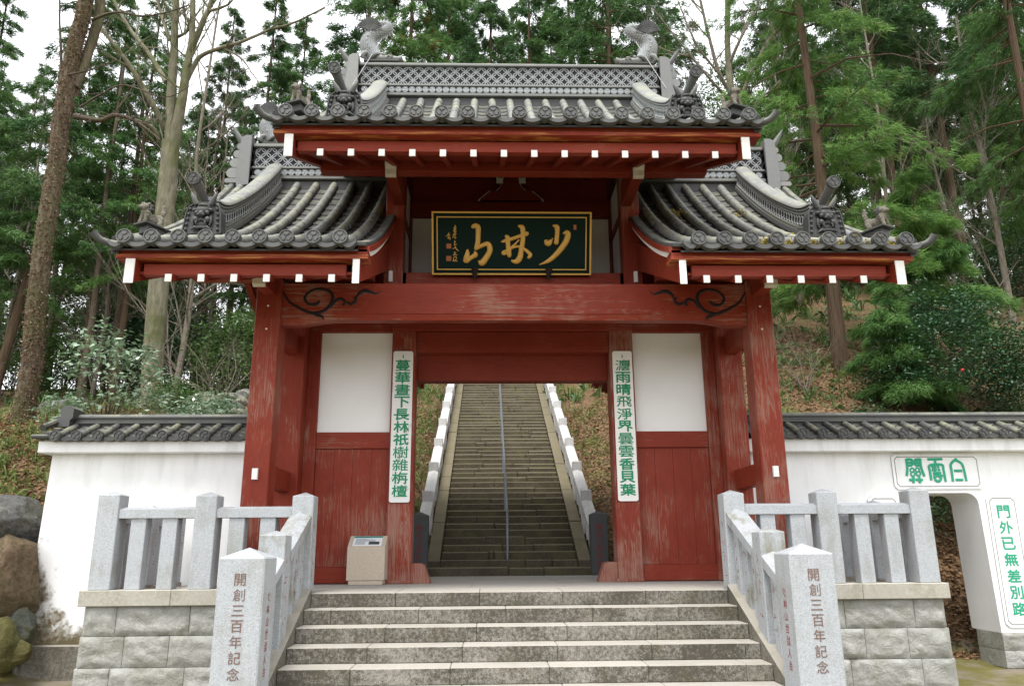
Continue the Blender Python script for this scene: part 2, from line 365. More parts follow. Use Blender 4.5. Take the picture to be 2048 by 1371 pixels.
    def mirror(s):
        s.v = [(-x, y, z) for x, y, z in s.v]; return s
    def mesh(s, name, mat, smooth=35, recalc=True):
        m = bpy.data.meshes.new(name); m.from_pydata(s.v, [], s.f)
        if recalc:
            bm = bmesh.new(); bm.from_mesh(m); bmesh.ops.recalc_face_normals(bm, faces=bm.faces); bm.to_mesh(m); bm.free()
        m.materials.append(MT[mat] if isinstance(mat, str) else mat)
        if smooth:
            m.polygons.foreach_set('use_smooth', [True]*len(m.polygons)); m.set_sharp_from_angle(angle=R_(smooth))
        m.update(); return m

def link(name, data, parent=None, loc=None, rot=None, scale=None):
    o = bpy.data.objects.new(name, data); COL.objects.link(o)
    if loc is not None: o.location = loc
    if rot is not None: o.rotation_euler = rot
    if scale is not None: o.scale = scale if not isinstance(scale, (int, float)) else (scale,)*3
    if parent is not None:
        o.parent = parent
        # children are placed in world space: undo the resting place of the thing above
        o.matrix_parent_inverse = Matrix.Translation(-Vector(parent.get('_at', (0, 0, 0))))
    return o
def part(name, mb, mat, parent, smooth=35, label=None, kind=None):
    o = link(name, mb.mesh(name, mat, smooth), parent)
    if label: o['label'] = label
    if kind: o['kind'] = kind
    return o
def tag(o, label=None, cat=None, group=None, kind=None):
    if label: o['label'] = label
    if cat: o['category'] = cat
    if group: o['group'] = group
    if kind: o['kind'] = kind
    return o
def thing(name, loc=(0, 0, 0), label=None, cat=None, group=None, kind=None):
    o = bpy.data.objects.new(name, None); COL.objects.link(o); o.location = loc; o['_at'] = tuple(map(float, loc)); o.empty_display_size = .1
    return tag(o, label, cat, group, kind)
def bx(name, parent, mat, *a, b=.006, label=None):
    return part(name, MB().box(*a, b=b), mat, parent, 35, label)

# ------------------------------------------------------------------ lettering
_gl = {}
def glyph(ch):
    if ch not in _gl:
        c = bpy.data.curves.new('glyph', 'FONT'); c.body = ch; c.size = 1; c.resolution_u = 2; c.offset = .0 if ch in '樹雜栴創曇灋' else .006
        o = bpy.data.objects.new('glyph', c); COL.objects.link(o)
        dg = bpy.context.evaluated_depsgraph_get(); e = o.evaluated_get(dg); m = e.to_mesh()
        v = np.array([tuple(p.co) for p in m.vertices]); f = [tuple(p.vertices) for p in m.polygons]
        e.to_mesh_clear(); bpy.data.objects.remove(o); bpy.data.curves.remove(c)
        v = v[:, :2]; lo, hi = v.min(0), v.max(0); s = max((hi-lo).max(), .45)
        _gl[ch] = ((v-(lo+hi)/2)/s, f)
    return _gl[ch]
def letters(mb, chars, fn, u, v0, v1, w, h, bold=0., lift=None):
    """characters one under the other from v0 down to v1, each w wide and h tall; fn(u, v) gives the point"""
    n = len(chars)
    for i, ch in enumerate(chars):
        g, f = glyph(ch); vc = v0+(v1-v0)*(i+.5)/n
        bd = bold*(.45 if ch in '蔓晝曇雲灋樹雜檀飛淨' else 1)
        if not bold: mb.add([fn(u+a*w, vc+b*h) for a, b in g], f)
        else:                                                  # thicken the strokes with slightly shifted layers
            for q, (du, dv) in enumerate(((0, 0), (bd, bd*.5), (-bd, -bd*.5), (bd*.4, -bd), (-bd*.4, bd))):
                mb.add([tuple(np.array(fn(u+a*w+du, vc+b*h+dv))+np.array((0, -.0004*q, 0))) for a, b in g], f)

# ------------------------------------------------------------------ shared roof pieces
TS = .306
_py = np.array([-.85, -.3, .3, .9, 1.5, 2.1, 2.5, 2.85]); _pz = np.array([3.93, 4.17, 4.49, 4.87, 5.29, 5.77, 6.12, 6.45])
_pc = np.polyfit(_py, _pz, 3)
YR = 2.95                      # depth of the main ridges
def prof(y, dz=0.):
    y = y if y <= YR else 2*YR-y
    return float(np.polyval(_pc, y))+dz
def slope(y):
    s = (prof(min(y, 2*YR-y)+.01)-prof(min(y, 2*YR-y)-.01))/.02
    return math.atan(s) if y <= YR else -math.atan(s)
def stations(y0, y1, step=.30):
    ys = np.linspace(y0, y1, 400); L = np.concatenate([[0], np.cumsum(np.hypot(np.diff(ys), np.diff([prof(y) for y in ys])))])
    n = max(2, int(round(L[-1]/step))); return np.interp(np.linspace(0, L[-1], n+1), L, ys)

def cover_mesh(name, L=.315, r0=.070, r1=.062, mat='tile_roll', n=10):
    mb = MB(); secs = []
    for y, r in ((-L/2, r0*.93), (-L/2+.008, r0), (-L/2+.07, r0*.985), (L/2, r1)):
        secs.append([(r*math.sin(a), y, r*math.cos(a)-.0) for a in np.linspace(-1.9, 1.9, n)])
    mb.sweep(secs); return mb.mesh(name, mat, 40)
COVER = cover_mesh('cover_tile')
def disc_mesh(name, r=.089, mat='tile', depth=.07):
    """round eave tile with a raised rim and a three-leaf crest; its face looks along -Y"""
    mb = MB(); n = 20; prof_ = [(r, depth), (r, .0), (r*.97, -.008), (r*.84, -.008), (r*.80, .004), (0, .004)]
    secs = [[(q*math.cos(2*math.pi*k/n), y, q*math.sin(2*math.pi*k/n)) for k in range(n)] for q, y in prof_[:-1]]
    vs = [p for s_ in secs for p in s_]; fs = []
    for i in range(len(secs)-1):
        for k in range(n): fs.append((i*n+k, i*n+(k+1) % n, (i+1)*n+(k+1) % n, (i+1)*n+k))
    fs.append(tuple((len(secs)-1)*n+k for k in range(n))); fs.append(tuple(range(n))); mb.add(vs, fs)
    for j in range(3):
        a = math.pi/2+j*2*math.pi/3; pts = []
        for (u, v) in ((.12, 0), (.28, .26), (.50, .36), (.70, .24), (.62, .0), (.70, -.24), (.50, -.36), (.28, -.26)):
            pts.append((r*(u*math.cos(a)-v*math.sin(a)), r*(u*math.sin(a)+v*math.cos(a))))
        mb.ext(pts, lambda u, v, d: (u, d, v), .006, -.009)
    return mb.mesh(name, mat, 30)
DISC = disc_mesh('eave_tile'); DISC_W = disc_mesh('eave_tile', mat='tile_wall')
def lip_mesh(name, w=TS, mat='tile', sag=.055, th=.045):
    """hanging front edge of a pan tile: a smile-shaped slab"""
    mb = MB(); a = np.linspace(-.5, .5, 9)
    top = [(u*w*.92, -.0-sag*(1-(2*u)**2)+.02) for u in a]; bot = [(u*w*.92, -sag*(1-(2*u)**2)*1.12-th+.02) for u in a[::-1]]
    mb.ext(top+bot, lambda u, v, d: (u, d, v), -.02, .06); return mb.mesh(name, mat, 40)
LIP = lip_mesh('eave_lip'); LIP_W = lip_mesh('eave_lip', mat='tile_wall')

def pan_courses(mb, xa, xb, st, dz, flip=False, sag=.042, off=-.045):
    """stepped courses of hollow tiles between two rows of cover tiles"""
    us = np.linspace(0, 1, 7)
    for i in range(len(st)-1):
        y0, y1 = st[i], st[i+1]; lift = .030
        f = lambda y, l: [(xa+(xb-xa)*u, y, prof(y, dz)+off+l-sag*4*u*(1-u)) for u in us]
        a, b, c = f(y0, lift), f(y1, .0), f(y0, lift-.03)
        n = len(us); mb.add(a+b+c, [(k, k+1, n+k+1, n+k) for k in range(n-1)]+[(2*n+k, 2*n+k+1, k+1, k) for k in range(n-1)])

def ridge_sec(w, layers):
    """outline of a stacked ridge: layers are (half width, height) steps from the bottom up"""
    right = []; z = 0
    for hw, h in layers: right += [(hw, z), (hw, z+h)]; z += h
    return right, z

# ------------------------------------------------------------------ the gate
G = thing('temple_gate', (0, 2.4, 0), 'red timber temple gate with grey tiled upper roof and two lower side roofs', 'gate')
DZ = 1.62                                                     # upper roof sits this much higher

def both(fn):
    for s in (-1, 1): fn(s)

# posts -------------------------------------------------------------
for s in (-1, 1):
    bx('front_post', G, 'red_z', s*3.155, s*3.485, .70, 1.03, 0.05, 4.02, b=.012)
    bx('post_footing', G, 'gran', s*3.10, s*3.54, .64, 1.09, 0.0, .05, b=.01)
    bx('main_post', G, 'red_z', s*3.13, s*3.49, 2.10, 2.46, 0.0, 4.6, b=.012)
    bx('rear_post', G, 'red_z', s*3.155, s*3.485, 4.60, 4.93, 0.0, 4.02, b=.012)
    bx('door_post', G, 'red_foot', s*1.485, s*1.850, 2.26, 2.62, 0.0, 4.0, b=.012)
    bx('door_post_foot', G, 'red_foot', s*1.455, s*1.853, 2.235, 2.63, 0.0, .045, b=.008)
    # tapered stop block at the inner foot of the door post
    mb = MB(); mb.ext([(1.255, .0), (1.484, .0), (1.484, .275), (1.335, .275)], lambda u, v, d: (s*u, d, v), 2.30, 2.58); part('door_stop', mb, 'red_foot', G)
    mb = MB(); mb.ext([(1.205, .0), (1.254, .0), (1.334, .262), (1.30, .262)], lambda u, v, d: (s*u, d, v), 2.31, 2.57); part('door_stop', mb, 'red_z', G)
    # tie beams between the rows of posts; the front ends are whitened
    bx('tie_beam', G, 'red_y', s*3.235, s*3.40, 1.031, 2.099, 1.28, 1.56)
    bx('tie_beam_end', G, 'white', s*3.285, s*3.355, .655, .699, 1.335, 1.475, b=.004)
    bx('tie_beam', G, 'red_y', s*3.235, s*3.40, 1.031, 2.099, 3.30, 3.60)
    bx('tie_beam', G, 'red_y', s*3.235, s*3.40, 2.461, 4.599, 1.28, 1.56)
    bx('tie_beam', G, 'red_y', s*3.235, s*3.40, 2.461, 4.599, 3.30, 3.60)
    for z in (3.62, 3.30): bx('peg', G, 'white', s*3.308, s*3.332, .694, .7005, z, z+.024, b=.002)
    # wall bay between main post and door post
    bx('jamb', G, 'red_z', s*2.952, s*3.128, 2.34, 2.50, .005, 3.72)
    bx('wall_panel', G, 'plaster_in', s*1.851, s*2.951, 2.40, 2.46, 2.175, 3.72, b=0)
    bx('mid_rail', G, 'red_x', s*1.851, s*2.951, 2.36, 2.49, 1.93, 2.174)
    bx('bottom_rail', G, 'red_x', s*1.851, s*2.951, 2.34, 2.50, .01, .235)
    xs = np.linspace(1.852, 2.950, 5)
    for a, b in zip(xs[:-1], xs[1:]): bx('wall_board', G, 'red_board', s*(a+.0012), s*(b-.0012), 2.40, 2.44, .236, 1.929, b=.002)
    bx('top_rail', G, 'red_x', s*1.851, s*3.128, 2.33, 2.50, 3.721, 3.96)
bx('door_lintel', G, 'red_x', -1.484, 1.484, 2.30, 2.55, 3.40, 3.72)
bx('door_lintel', G, 'red_newx', -1.484, 1.484, 2.56, 2.80, 3.00, 3.42)
bx('head_beam', G, 'red_x', -1.849, 1.849, 2.20, 2.34, 3.722, 3.97)
bx('ceiling', G, 'red_newx', -3.15, 3.15, 1.06, 4.9, 4.005, 4.05, b=0)
bx('rear_beam', G, 'red_x', -3.15, 3.15, 4.62, 4.90, 3.46, 3.97)
for s in (-1, 1):                                             # hinge brackets behind the door posts
    bx('rear_bracket', G, 'red_y', s*1.62, s*1.74, 4.45, 5.4, 3.56, 3.72); bx('rear_bracket', G, 'red_z', s*1.55, s*1.62, 4.50, 4.60, 3.28, 3.8)
    bx('tie_beam_end', G, 'iron', s*1.56, s*1.61, 4.44, 4.499, 3.60, 3.70)

# main beam: a long rainbow beam, its underside arched, a lighter chamfer along the foot ------------
xs = np.linspace(-3.154, 3.154, 41); mb = MB(); secs = []
def ub(x): return 3.385+.075*(1-min(1, max(0, (abs(x)-2.35)/.55))**2*1.0) if abs(x) > 2.35 else 3.46
for x in xs:
    u = ub(x); secs.append([(x, .76, u+.085), (x, .76, 3.968), (x, 1.04, 3.968), (x, 1.04, u+.03), (x, .90, u), (x, .795, u), (x, .775, u+.075)])
mb.sweep(secs); part('main_beam', mb, 'red_beam', G, 25, 'weathered main cross beam with dark carved scrolls at both ends')
mb = MB(); 
for x in xs: pass
bx('upper_plate', G, 'red_x', -3.154, 3.154, 1.042, 1.20, 3.60, 3.95)
# dark carved scrolls
def cv(a, b): return at(180+a/3.19, 230+b/3.19, .757)
scr = [([(1212, 1105), (1240, 1140), (1270, 1190), (1320, 1222), (1380, 1252), (1430, 1264), (1488, 1250), (1530, 1215), (1550, 1170), (1535, 1130), (1490, 1110), (1430, 1113), (1388, 1138), (1370, 1170), (1388, 1200), (1420, 1209), (1450, 1202), (1466, 1182)], [2, 5, 7, 9, 10, 10, 10, 11, 11, 10, 9, 8, 8, 9, 8, 9, 11, 7]),
       ([(1415, 1262), (1455, 1276), (1480, 1286), (1490, 1306)], [9, 11, 8, 3]),
       ([(1535, 1230), (1560, 1192), (1592, 1172), (1618, 1180), (1626, 1200), (1612, 1213)], [3, 8, 10, 9, 9, 7]),
       ([(1640, 1192), (1665, 1205), (1690, 1192), (1697, 1172), (1682, 1160)], [6, 10, 10, 9, 6]),
       ([(1700, 1168), (1718, 1138), (1755, 1120), (1800, 1132), (1830, 1138), (1862, 1118)], [4, 11, 13, 9, 5, 1])]
for s in (-1, 1):
    mb = MB()
    for pts, w in scr:
        P = [cv(*p) for p in pts]; P = [((q[0] if s < 0 else -q[0])+0., .757, q[2]) for q in P]
        # resample for smooth curves
        t = np.linspace(0, len(P)-1, len(P)*4); A = np.array(P)
        def cr(i, f):
            p0, p1, p2, p3 = (A[max(0, min(len(A)-1, i+k))] for k in (-1, 0, 1, 2))
            return .5*((2*p1)+(-p0+p2)*f+(2*p0-5*p1+4*p2-p3)*f*f+(-p0+3*p1-3*p2+p3)*f**3)
        Q = [cr(min(int(a), len(A)-1), a-int(a)) for a in t]; rr = np.interp(t, range(len(w)), w)*.0021
        mb.tube(Q, list(rr), 8, flat=((0, 1, 0), .5))
    part('carved_scroll', mb, 'black', G, 50)
for s in (-1, 1):
    for z, x in ((3.80, 3.0),): pass

# upper storey --------------------------------------------------------
for s in (-1, 1):
    bx('upper_post', G, 'red_z', s*1.655, s*1.935, 1.66, 1.94, 3.97, 6.34, b=.01)
    bx('tie_beam_end', G, 'white', s*1.80, s*1.855, 1.615, 1.659, 4.30, 4.47, b=.004); bx('peg', G, 'white', s*1.815, s*1.84, 1.652, 1.661, 4.19, 4.215, b=.002)
    bx('tie_beam_end', G, 'red_y', s*1.60, s*1.654, 1.70, 1.78, 4.28, 4.48)
    bx('side_panel', G, 'plaster_in', s*1.70, s*1.74, 1.941, 2.93, 4.20, 6.2, b=0)
    bx('side_brace', G, 'red_y', s*1.675, s*1.699, 1.941, 2.93, 5.42, 5.55); bx('side_brace', G, 'red_z', s*1.675, s*1.699, 2.80, 2.93, 4.2, 6.2)
    # arm reaching forward under the eaves, its curved end whitened
    def arm(name, x0, x1, y0, y1, z0, z1, mat_end):
        bx(name, G, 'red_y', x0, x1, y0+.10, y1, z0+.04, z1)
        e = [(y0, z1), (y0+.099, z1), (y0+.099, z0), (y0+.05, z0+.03), (y0+.035, z0+.10), (y0-.02, z0+.16), (y0-.03, z0+.24), (y0+.01, z0+.30)]
        mb = MB(); mb.ext(e, lambda u, v, d: (d, u, v), x0, x1); part(name+'_end', mb, 'whitewood', G, 25)
    arm('upper_bracket', s*1.665, s*1.815, .56, 1.659, 5.50, 5.89, 0)
    arm('eave_bracket', s*3.235, s*3.395, .14, .699, 3.74, 4.02, 0)
bx('sill_beam', G, 'red_x', -1.654, 1.654, 1.70, 1.94, 3.97, 4.47)
bx('back_panel', G, 'plaster_in', -1.66, 1.66, 2.94, 2.98, 4.2, 5.93, b=0)
bx('back_beam', G, 'red_newx', -1.655, 1.655, 2.78, 2.939, 5.88, 6.12)
bx('back_panel', G, 'red_newx', -1.66, 1.66, 2.985, 3.02, 5.9, 7.6, b=0)
bx('upper_floor', G, 'red_newx', -1.66, 1.66, 1.945, 2.935, 4.12, 4.19, b=0)
bx('eave_purlin', G, 'red_x', -2.73, 2.73, .66, .84, 5.60, 5.80)
for s in (-1, 1):
    bx('eave_purlin', G, 'red_x', s*1.95, s*4.40, .76, .96, 4.04, 4.19)
    bx('eave_purlin', G, 'red_x', s*1.95, s*4.40, 4.94, 5.14, 4.04, 4.19)
# frog-leg strut with white rim
leg = [(0, .42), (.11, .42), (.14, .34), (.17, .24), (.24, .17), (.34, .17), (.42, .10), (.50, .03), (.52, 0)]
def strut(k, d0, d1, name, mat):
    o = [(x*k, z*k) for x, z in leg]; o = o+[(-x, z) for x, z in o[::-1] if x > 0]
    mb = MB(); mb.ext(o, lambda u, v, d: (u, d, 6.125+v), d0, d1); part(name, mb, mat, G, 25)
strut(1.0, 2.70, 2.77, 'frog_leg_strut', 'red_newx'); strut(1.07, 2.73, 2.762, 'strut_rim', 'white')
bx('strut_block', G, 'red_newx', -.22, .22, 2.662, 2.80, 6.555, 6.75)
for s in (-1, 1): bx('strut_block', G, 'white', s*.135, s*.245, 2.62, 2.66, 6.40, 6.56)
bx('roof_beam', G, 'red_newx', -1.9, 1.9, 2.64, 2.80, 6.751, 6.92)

# eaves: rafters, boards, fascias, bargeboards -------------------------------------------------
RS = .42
def eaves(x0, x1, rx, dz, upper, ybs=(False, True)):
    for back in ybs:
        Yf = (lambda y: 2*YR-y) if back else (lambda y: y)
        def rb(name, mat, xa, xb, ya, yb, za, zb, b=.004):
            p, q = Yf(ya), Yf(yb); return bx(name, G, mat, xa, xb, min(p, q), max(p, q), za, zb, b=b)
        yend = 2.9
        for x in rx:
            mb = MB(); h = .088; w = .037
            a, b = (-.735, 3.470+dz), (yend, 3.470+dz+(yend+.735)*RS)
            if not upper and x*np.sign(x) < 1.95+.02 and False: continue
            mb.add([(x-w, Yf(a[0]), a[1]), (x+w, Yf(a[0]), a[1]), (x+w, Yf(a[0]), a[1]+h), (x-w, Yf(a[0]), a[1]+h), (x-w, Yf(b[0]), b[1]), (x+w, Yf(b[0]), b[1]), (x+w, Yf(b[0]), b[1]+h), (x-w, Yf(b[0]), b[1]+h)],
                   [(0, 1, 2, 3), (4, 7, 6, 5), (0, 4, 5, 1), (2, 6, 7, 3), (1, 5, 6, 2), (0, 3, 7, 4)])
            r = part('rafter', mb, 'red_new', G, 0)
            if not back: rb('rafter_end', 'white', x-w-.001, x+w+.001, -.752, -.7355, 3.468+dz, 3.560+dz, .003)
        # board soffit above the rafters
        mb = MB(); za = 3.565+dz; zb = za+(yend+.70)*RS
        mb.add([(x0+.16, Yf(-.64), za+.03), (x1-.16, Yf(-.64), za+.03), (x1-.16, Yf(yend), zb), (x0+.16, Yf(yend), zb), (x0+.16, Yf(-.64), za+.06), (x1-.16, Yf(-.64), za+.06), (x1-.16, Yf(yend), zb+.03), (x0+.16, Yf(yend), zb+.03)],
               [(0, 1, 2, 3), (4, 7, 6, 5), (0, 4, 5, 1), (2, 6, 7, 3), (1, 5, 6, 2), (0, 3, 7, 4)]); part('soffit', mb, 'red_new', G, 0)
        rb('eave_board', 'red_eave', x0+.24, x1-.24, -.66, -.57, 3.575+dz, 3.715+dz)
        rb('fascia', 'red_fascia', x0-.03, x1+.03, -.80, -.56, 3.735+dz, 3.785+dz)
        rb('fascia', 'red_eave', x0-.02, x1+.02, -.78, -.57, 3.787+dz, 3.862+dz)
def barge(x0, x1, dz, ya, yb, end=True, label=None):
    """curved bargeboard under a verge; the front end is whitened"""
    for back in ((False, True) if yb > 2 else (False,)):
        Yf = (lambda y: 2*YR-y) if back else (lambda y: y)
        ys = np.linspace(ya, yb, 14); secs = []
        for y in ys:
            c = prof(y)-.27; t = 3.725+(y+.80)*RS*1.02; z1 = min(t+.02, c+.12) if y < 0 else t+.05+.10*max(0, y)**1.3*.6
            z0 = 3.44+(y+.80)*RS*1.02
            secs.append([(x0, Yf(y), z0+dz), (x1, Yf(y), z0+dz), (x1, Yf(y), z1+dz), (x0, Yf(y), z1+dz)])
        mb = MB().sweep(secs); part('bargeboard', mb, 'red_y', G, 25)
        if not back:
            mb = MB(); mb.box(min(x0, x1)-.002, max(x0, x1)+.002, ya-.016, ya-.0005, 3.438+dz, 3.735+dz, b=.003); part('bargeboard_end', mb, 'white', G)
UX = [-2.41+.3708*i for i in range(14)]; LX = [2.19+.374*i for i in range(6)]
eaves(-2.95, 2.95, UX, DZ-.01, True)
for s in (-1, 1):
    eaves(*sorted((s*4.63, s*1.80)), [s*x for x in LX], 0, False)
    barge(s*4.44, s*4.545, 0, -.775, 2.9); barge(s*2.735, s*2.835, DZ-.01, -.775, 2.9)
    barge(s*1.868, s*1.945, 0, -.775, 1.655)
    # white-edged verge strip rising to the upper post
    ys = np.linspace(-.72, 1.60, 14); secs = []
    for y in ys:
        z = prof(y)-.13; secs.append([(s*1.80, y, z-.075), (s*1.865, y, z-.075), (s*1.865, y, z), (s*1.80, y, z)])
    part('verge_strip', MB().sweep(secs), 'white', G, 25)
    ys = np.linspace(-.78, 1.64, 14); secs = []
    for y in ys:
        z = prof(y)-.128; secs.append([(s*1.76, y, z), (s*1.90, y, z), (s*1.90, y, z+.07), (s*1.76, y, z+.07)])
    part('verge_board', MB().sweep(secs), 'red_y', G, 25)

# tiled roofs --------------------------------------------------------------------------------
def roof(name, xs, dz, xin, xout, y_top, label, single, back=True, inner_cut=None):
    """xs: rows of cover tiles. single: how many courses from the ridge down are built tile by tile"""
    pan = MB(); st = stations(-.90, y_top)
    gaps = sorted(xs); gaps = [gaps[0]-TS*.62]+gaps+[gaps[-1]+TS*.62]
    for a, b in zip(gaps[:-1], gaps[1:]): pan_courses(pan, a, b, list(st), dz)
    if back:
        st2 = [2*YR-y for y in st]
        for a, b in zip(gaps[:-1], gaps[1:]): pan_courses(pan, a, b, st2, dz)
    # closed underside so that no light comes through
    lo, hi = gaps[0], gaps[-1]; ysb = list(np.linspace(-.86, y_top, 10))
    pan.sweep([[(lo, y, prof(y, dz)-.12), (hi, y, prof(y, dz)-.12), (hi, y, prof(y, dz)-.098), (lo, y, prof(y, dz)-.098)] for y in ysb])
    if back: pan.sweep([[(lo, 2*YR-y, prof(y, dz)-.12), (hi, 2*YR-y, prof(y, dz)-.12), (hi, 2*YR-y, prof(y, dz)-.098), (lo, 2*YR-y, prof(y, dz)-.098)] for y in ysb])
    r = part(name, pan, 'tile_pan', G, 45, label); r['kind'] = 'stuff'
    rest = MB(); cs = stations(-.88, y_top, .295); n = len(cs)-1
    for x in xs:
        for i in range(n):
            y = (cs[i]+cs[i+1])/2; z = prof(y, dz)-.005
            if i >= n-single:
                link('cover_tile', COVER, r, (x+random.uniform(-.004, .004), y, z), (slope(y)+random.uniform(-.015, .015), 0, random.uniform(-.02, .02)))
            else: rest.tube([(x, cs[i], prof(cs[i], dz)-.005), (x, cs[i]+.01, prof(cs[i]+.01, dz)-.005), (x, cs[i+1]+.01, prof(cs[i+1]+.01, dz)-.005)], [.062, .070, .062], 8)
        if back:
            for i in range(n):
                y = 2*YR-cs[i]; y1 = 2*YR-cs[i+1]; rest.tube([(x, y, prof(y, dz)-.005), (x, y1, prof(y1, dz)-.005)], [.070, .062], 7)
        link('eave_tile', DISC, r, (x, -.955, 3.945+dz), (R_(-4), random.uniform(-.15, .15), 0))
        if back: link('eave_tile', DISC, r, (x, 2*YR+.955, 3.945+dz), (R_(4), 0, math.pi))
    if rest.v: part('cover_tile_run', rest, 'tile_roll', r, 45, kind='stuff')
    for a, b in zip(gaps[:-1], gaps[1:]):
        link('eave_lip', LIP, r, ((a+b)/2, -.92, prof(-.90, dz)-.005), (R_(-3), 0, 0), ((b-a)/TS, 1, 1))
        if back: link('eave_lip', LIP, r, ((a+b)/2, 2*YR+.92, prof(-.90, dz)-.005), (R_(3), 0, math.pi), ((b-a)/TS, 1, 1))
    return r
random.seed(3)
xu = [-2.804+.3115*i for i in range(19)]
RU = roof('upper_roof', xu, DZ, 0, 0, 2.88, 'upper roof of grey pan and cover tiles', 4)
RL = {}
for s in (-1, 1):
    xl = [s*(2.075+TS*i) for i in range(9)]
    RL[s] = roof('side_roof', xl, 0, 0, 0, 2.88, ('left' if s < 0 else 'right')+' side roof of lichened grey tiles', 12)

# corner horns, verge rolls
def horn(parent, s, xe, dz):
    mb = MB(); X = lambda a: s*(xe+a)
    P = [(X(-.16), -.80, 3.90+dz), (X(-.02), -.81, 3.895+dz), (X(.10), -.83, 3.91+dz), (X(.165), -.86, 3.93+dz), (X(.21), -.89, 3.97+dz), (X(.235), -.91, 4.01+dz)]
    mb.tube(P, [.036, .040, .041, .041, .043, .050], 12, up=(0, 0, 1)); part('corner_tile', mb, 'tile', parent, 40)
    mb = MB(); mb.tube([(X(-.12), -.70, 3.99+dz), (X(.08), -.72, 3.985+dz)], [.05, .045], 10); part('corner_tile', mb, 'tile_pale', parent, 40)
    # verge: rolls along the gable edge
    ys = list(np.linspace(-.80, 2.80, 12)); mb = MB()
    mb.tube([(X(.02), y, prof(y, dz)+.01) for y in ys], .06, 8); mb.tube([(X(.02), 2*YR-y, prof(y, dz)+.01) for y in ys], .06, 8)
    mb.sweep([[(X(-.03), y, prof(y, dz)-.16), (X(.06), y, prof(y, dz)-.16), (X(.06), y, prof(y, dz)), (X(-.03), y, prof(y, dz))] for y in ys])
    mb.sweep([[(X(-.03), 2*YR-y, prof(y, dz)-.16), (X(.06), 2*YR-y, prof(y, dz)-.16), (X(.06), 2*YR-y, prof(y, dz)), (X(-.03), 2*YR-y, prof(y, dz))] for y in ys])
    part('verge_tile', mb, 'tile', parent, 40)
for s in (-1, 1):
    horn(RU, s, 2.93, DZ); horn(RL[s], s, 4.66, 0)
    # inner verge of the side roofs: short scalloped edge tiles
    ys = stations(-.86, 1.62, .12)
    for i in range(len(ys)-1):
        y = (ys[i]+ys[i+1])/2; mb = None
        link('verge_lip', bpy.data.meshes.get('verge_lip') or MB().box(-.055, .055, -.062, .062, -.03, .022, b=.008).mesh('verge_lip', 'tile'), RL[s], (s*1.845, y, prof(y)-.028), (slope(y)-.13, 0, 0))

# main ridges ------------------------------------------------------------------------------------
def circle_lattice(mb, x0, x1, z0, z1, y, sg=-1):
    """interlocking circles in relief: circles of a quarter of the band height, every other one shifted by its radius"""
    R = (z1-z0)/4; n = int((x1-x0)/R); R2_ = (x1-x0)/n; w = .0055
    for i in range(n+1):
        for j in range(5):
            if (i+j) % 2: continue
            for q in range(4):
                a0 = q*math.pi/2; mx_, mz_ = math.cos(a0+math.pi/4), math.sin(a0+math.pi/4)
                if not (0 <= i+mx_ <= n and 0 <= j+mz_ <= 4): continue
                secs = []
                for a in np.linspace(a0+.05, a0+math.pi/2-.05, 5):
                    c, s_ = math.cos(a), math.sin(a)
                    pt = lambda r: (x0+i*R2_+(R2_+r)*c, z0+j*R+(R+r)*s_)
                    (xa, za), (xb, zb_) = pt(-w*2), pt(0)
                    secs.append([(xa, y, za), (xa, y+sg*.02, za), (xb, y+sg*.02, zb_), (xb, y, zb_)])
                mb.sweep(secs)
RDISC = disc_mesh('ridge_disc', .056, 'lattice', .03)
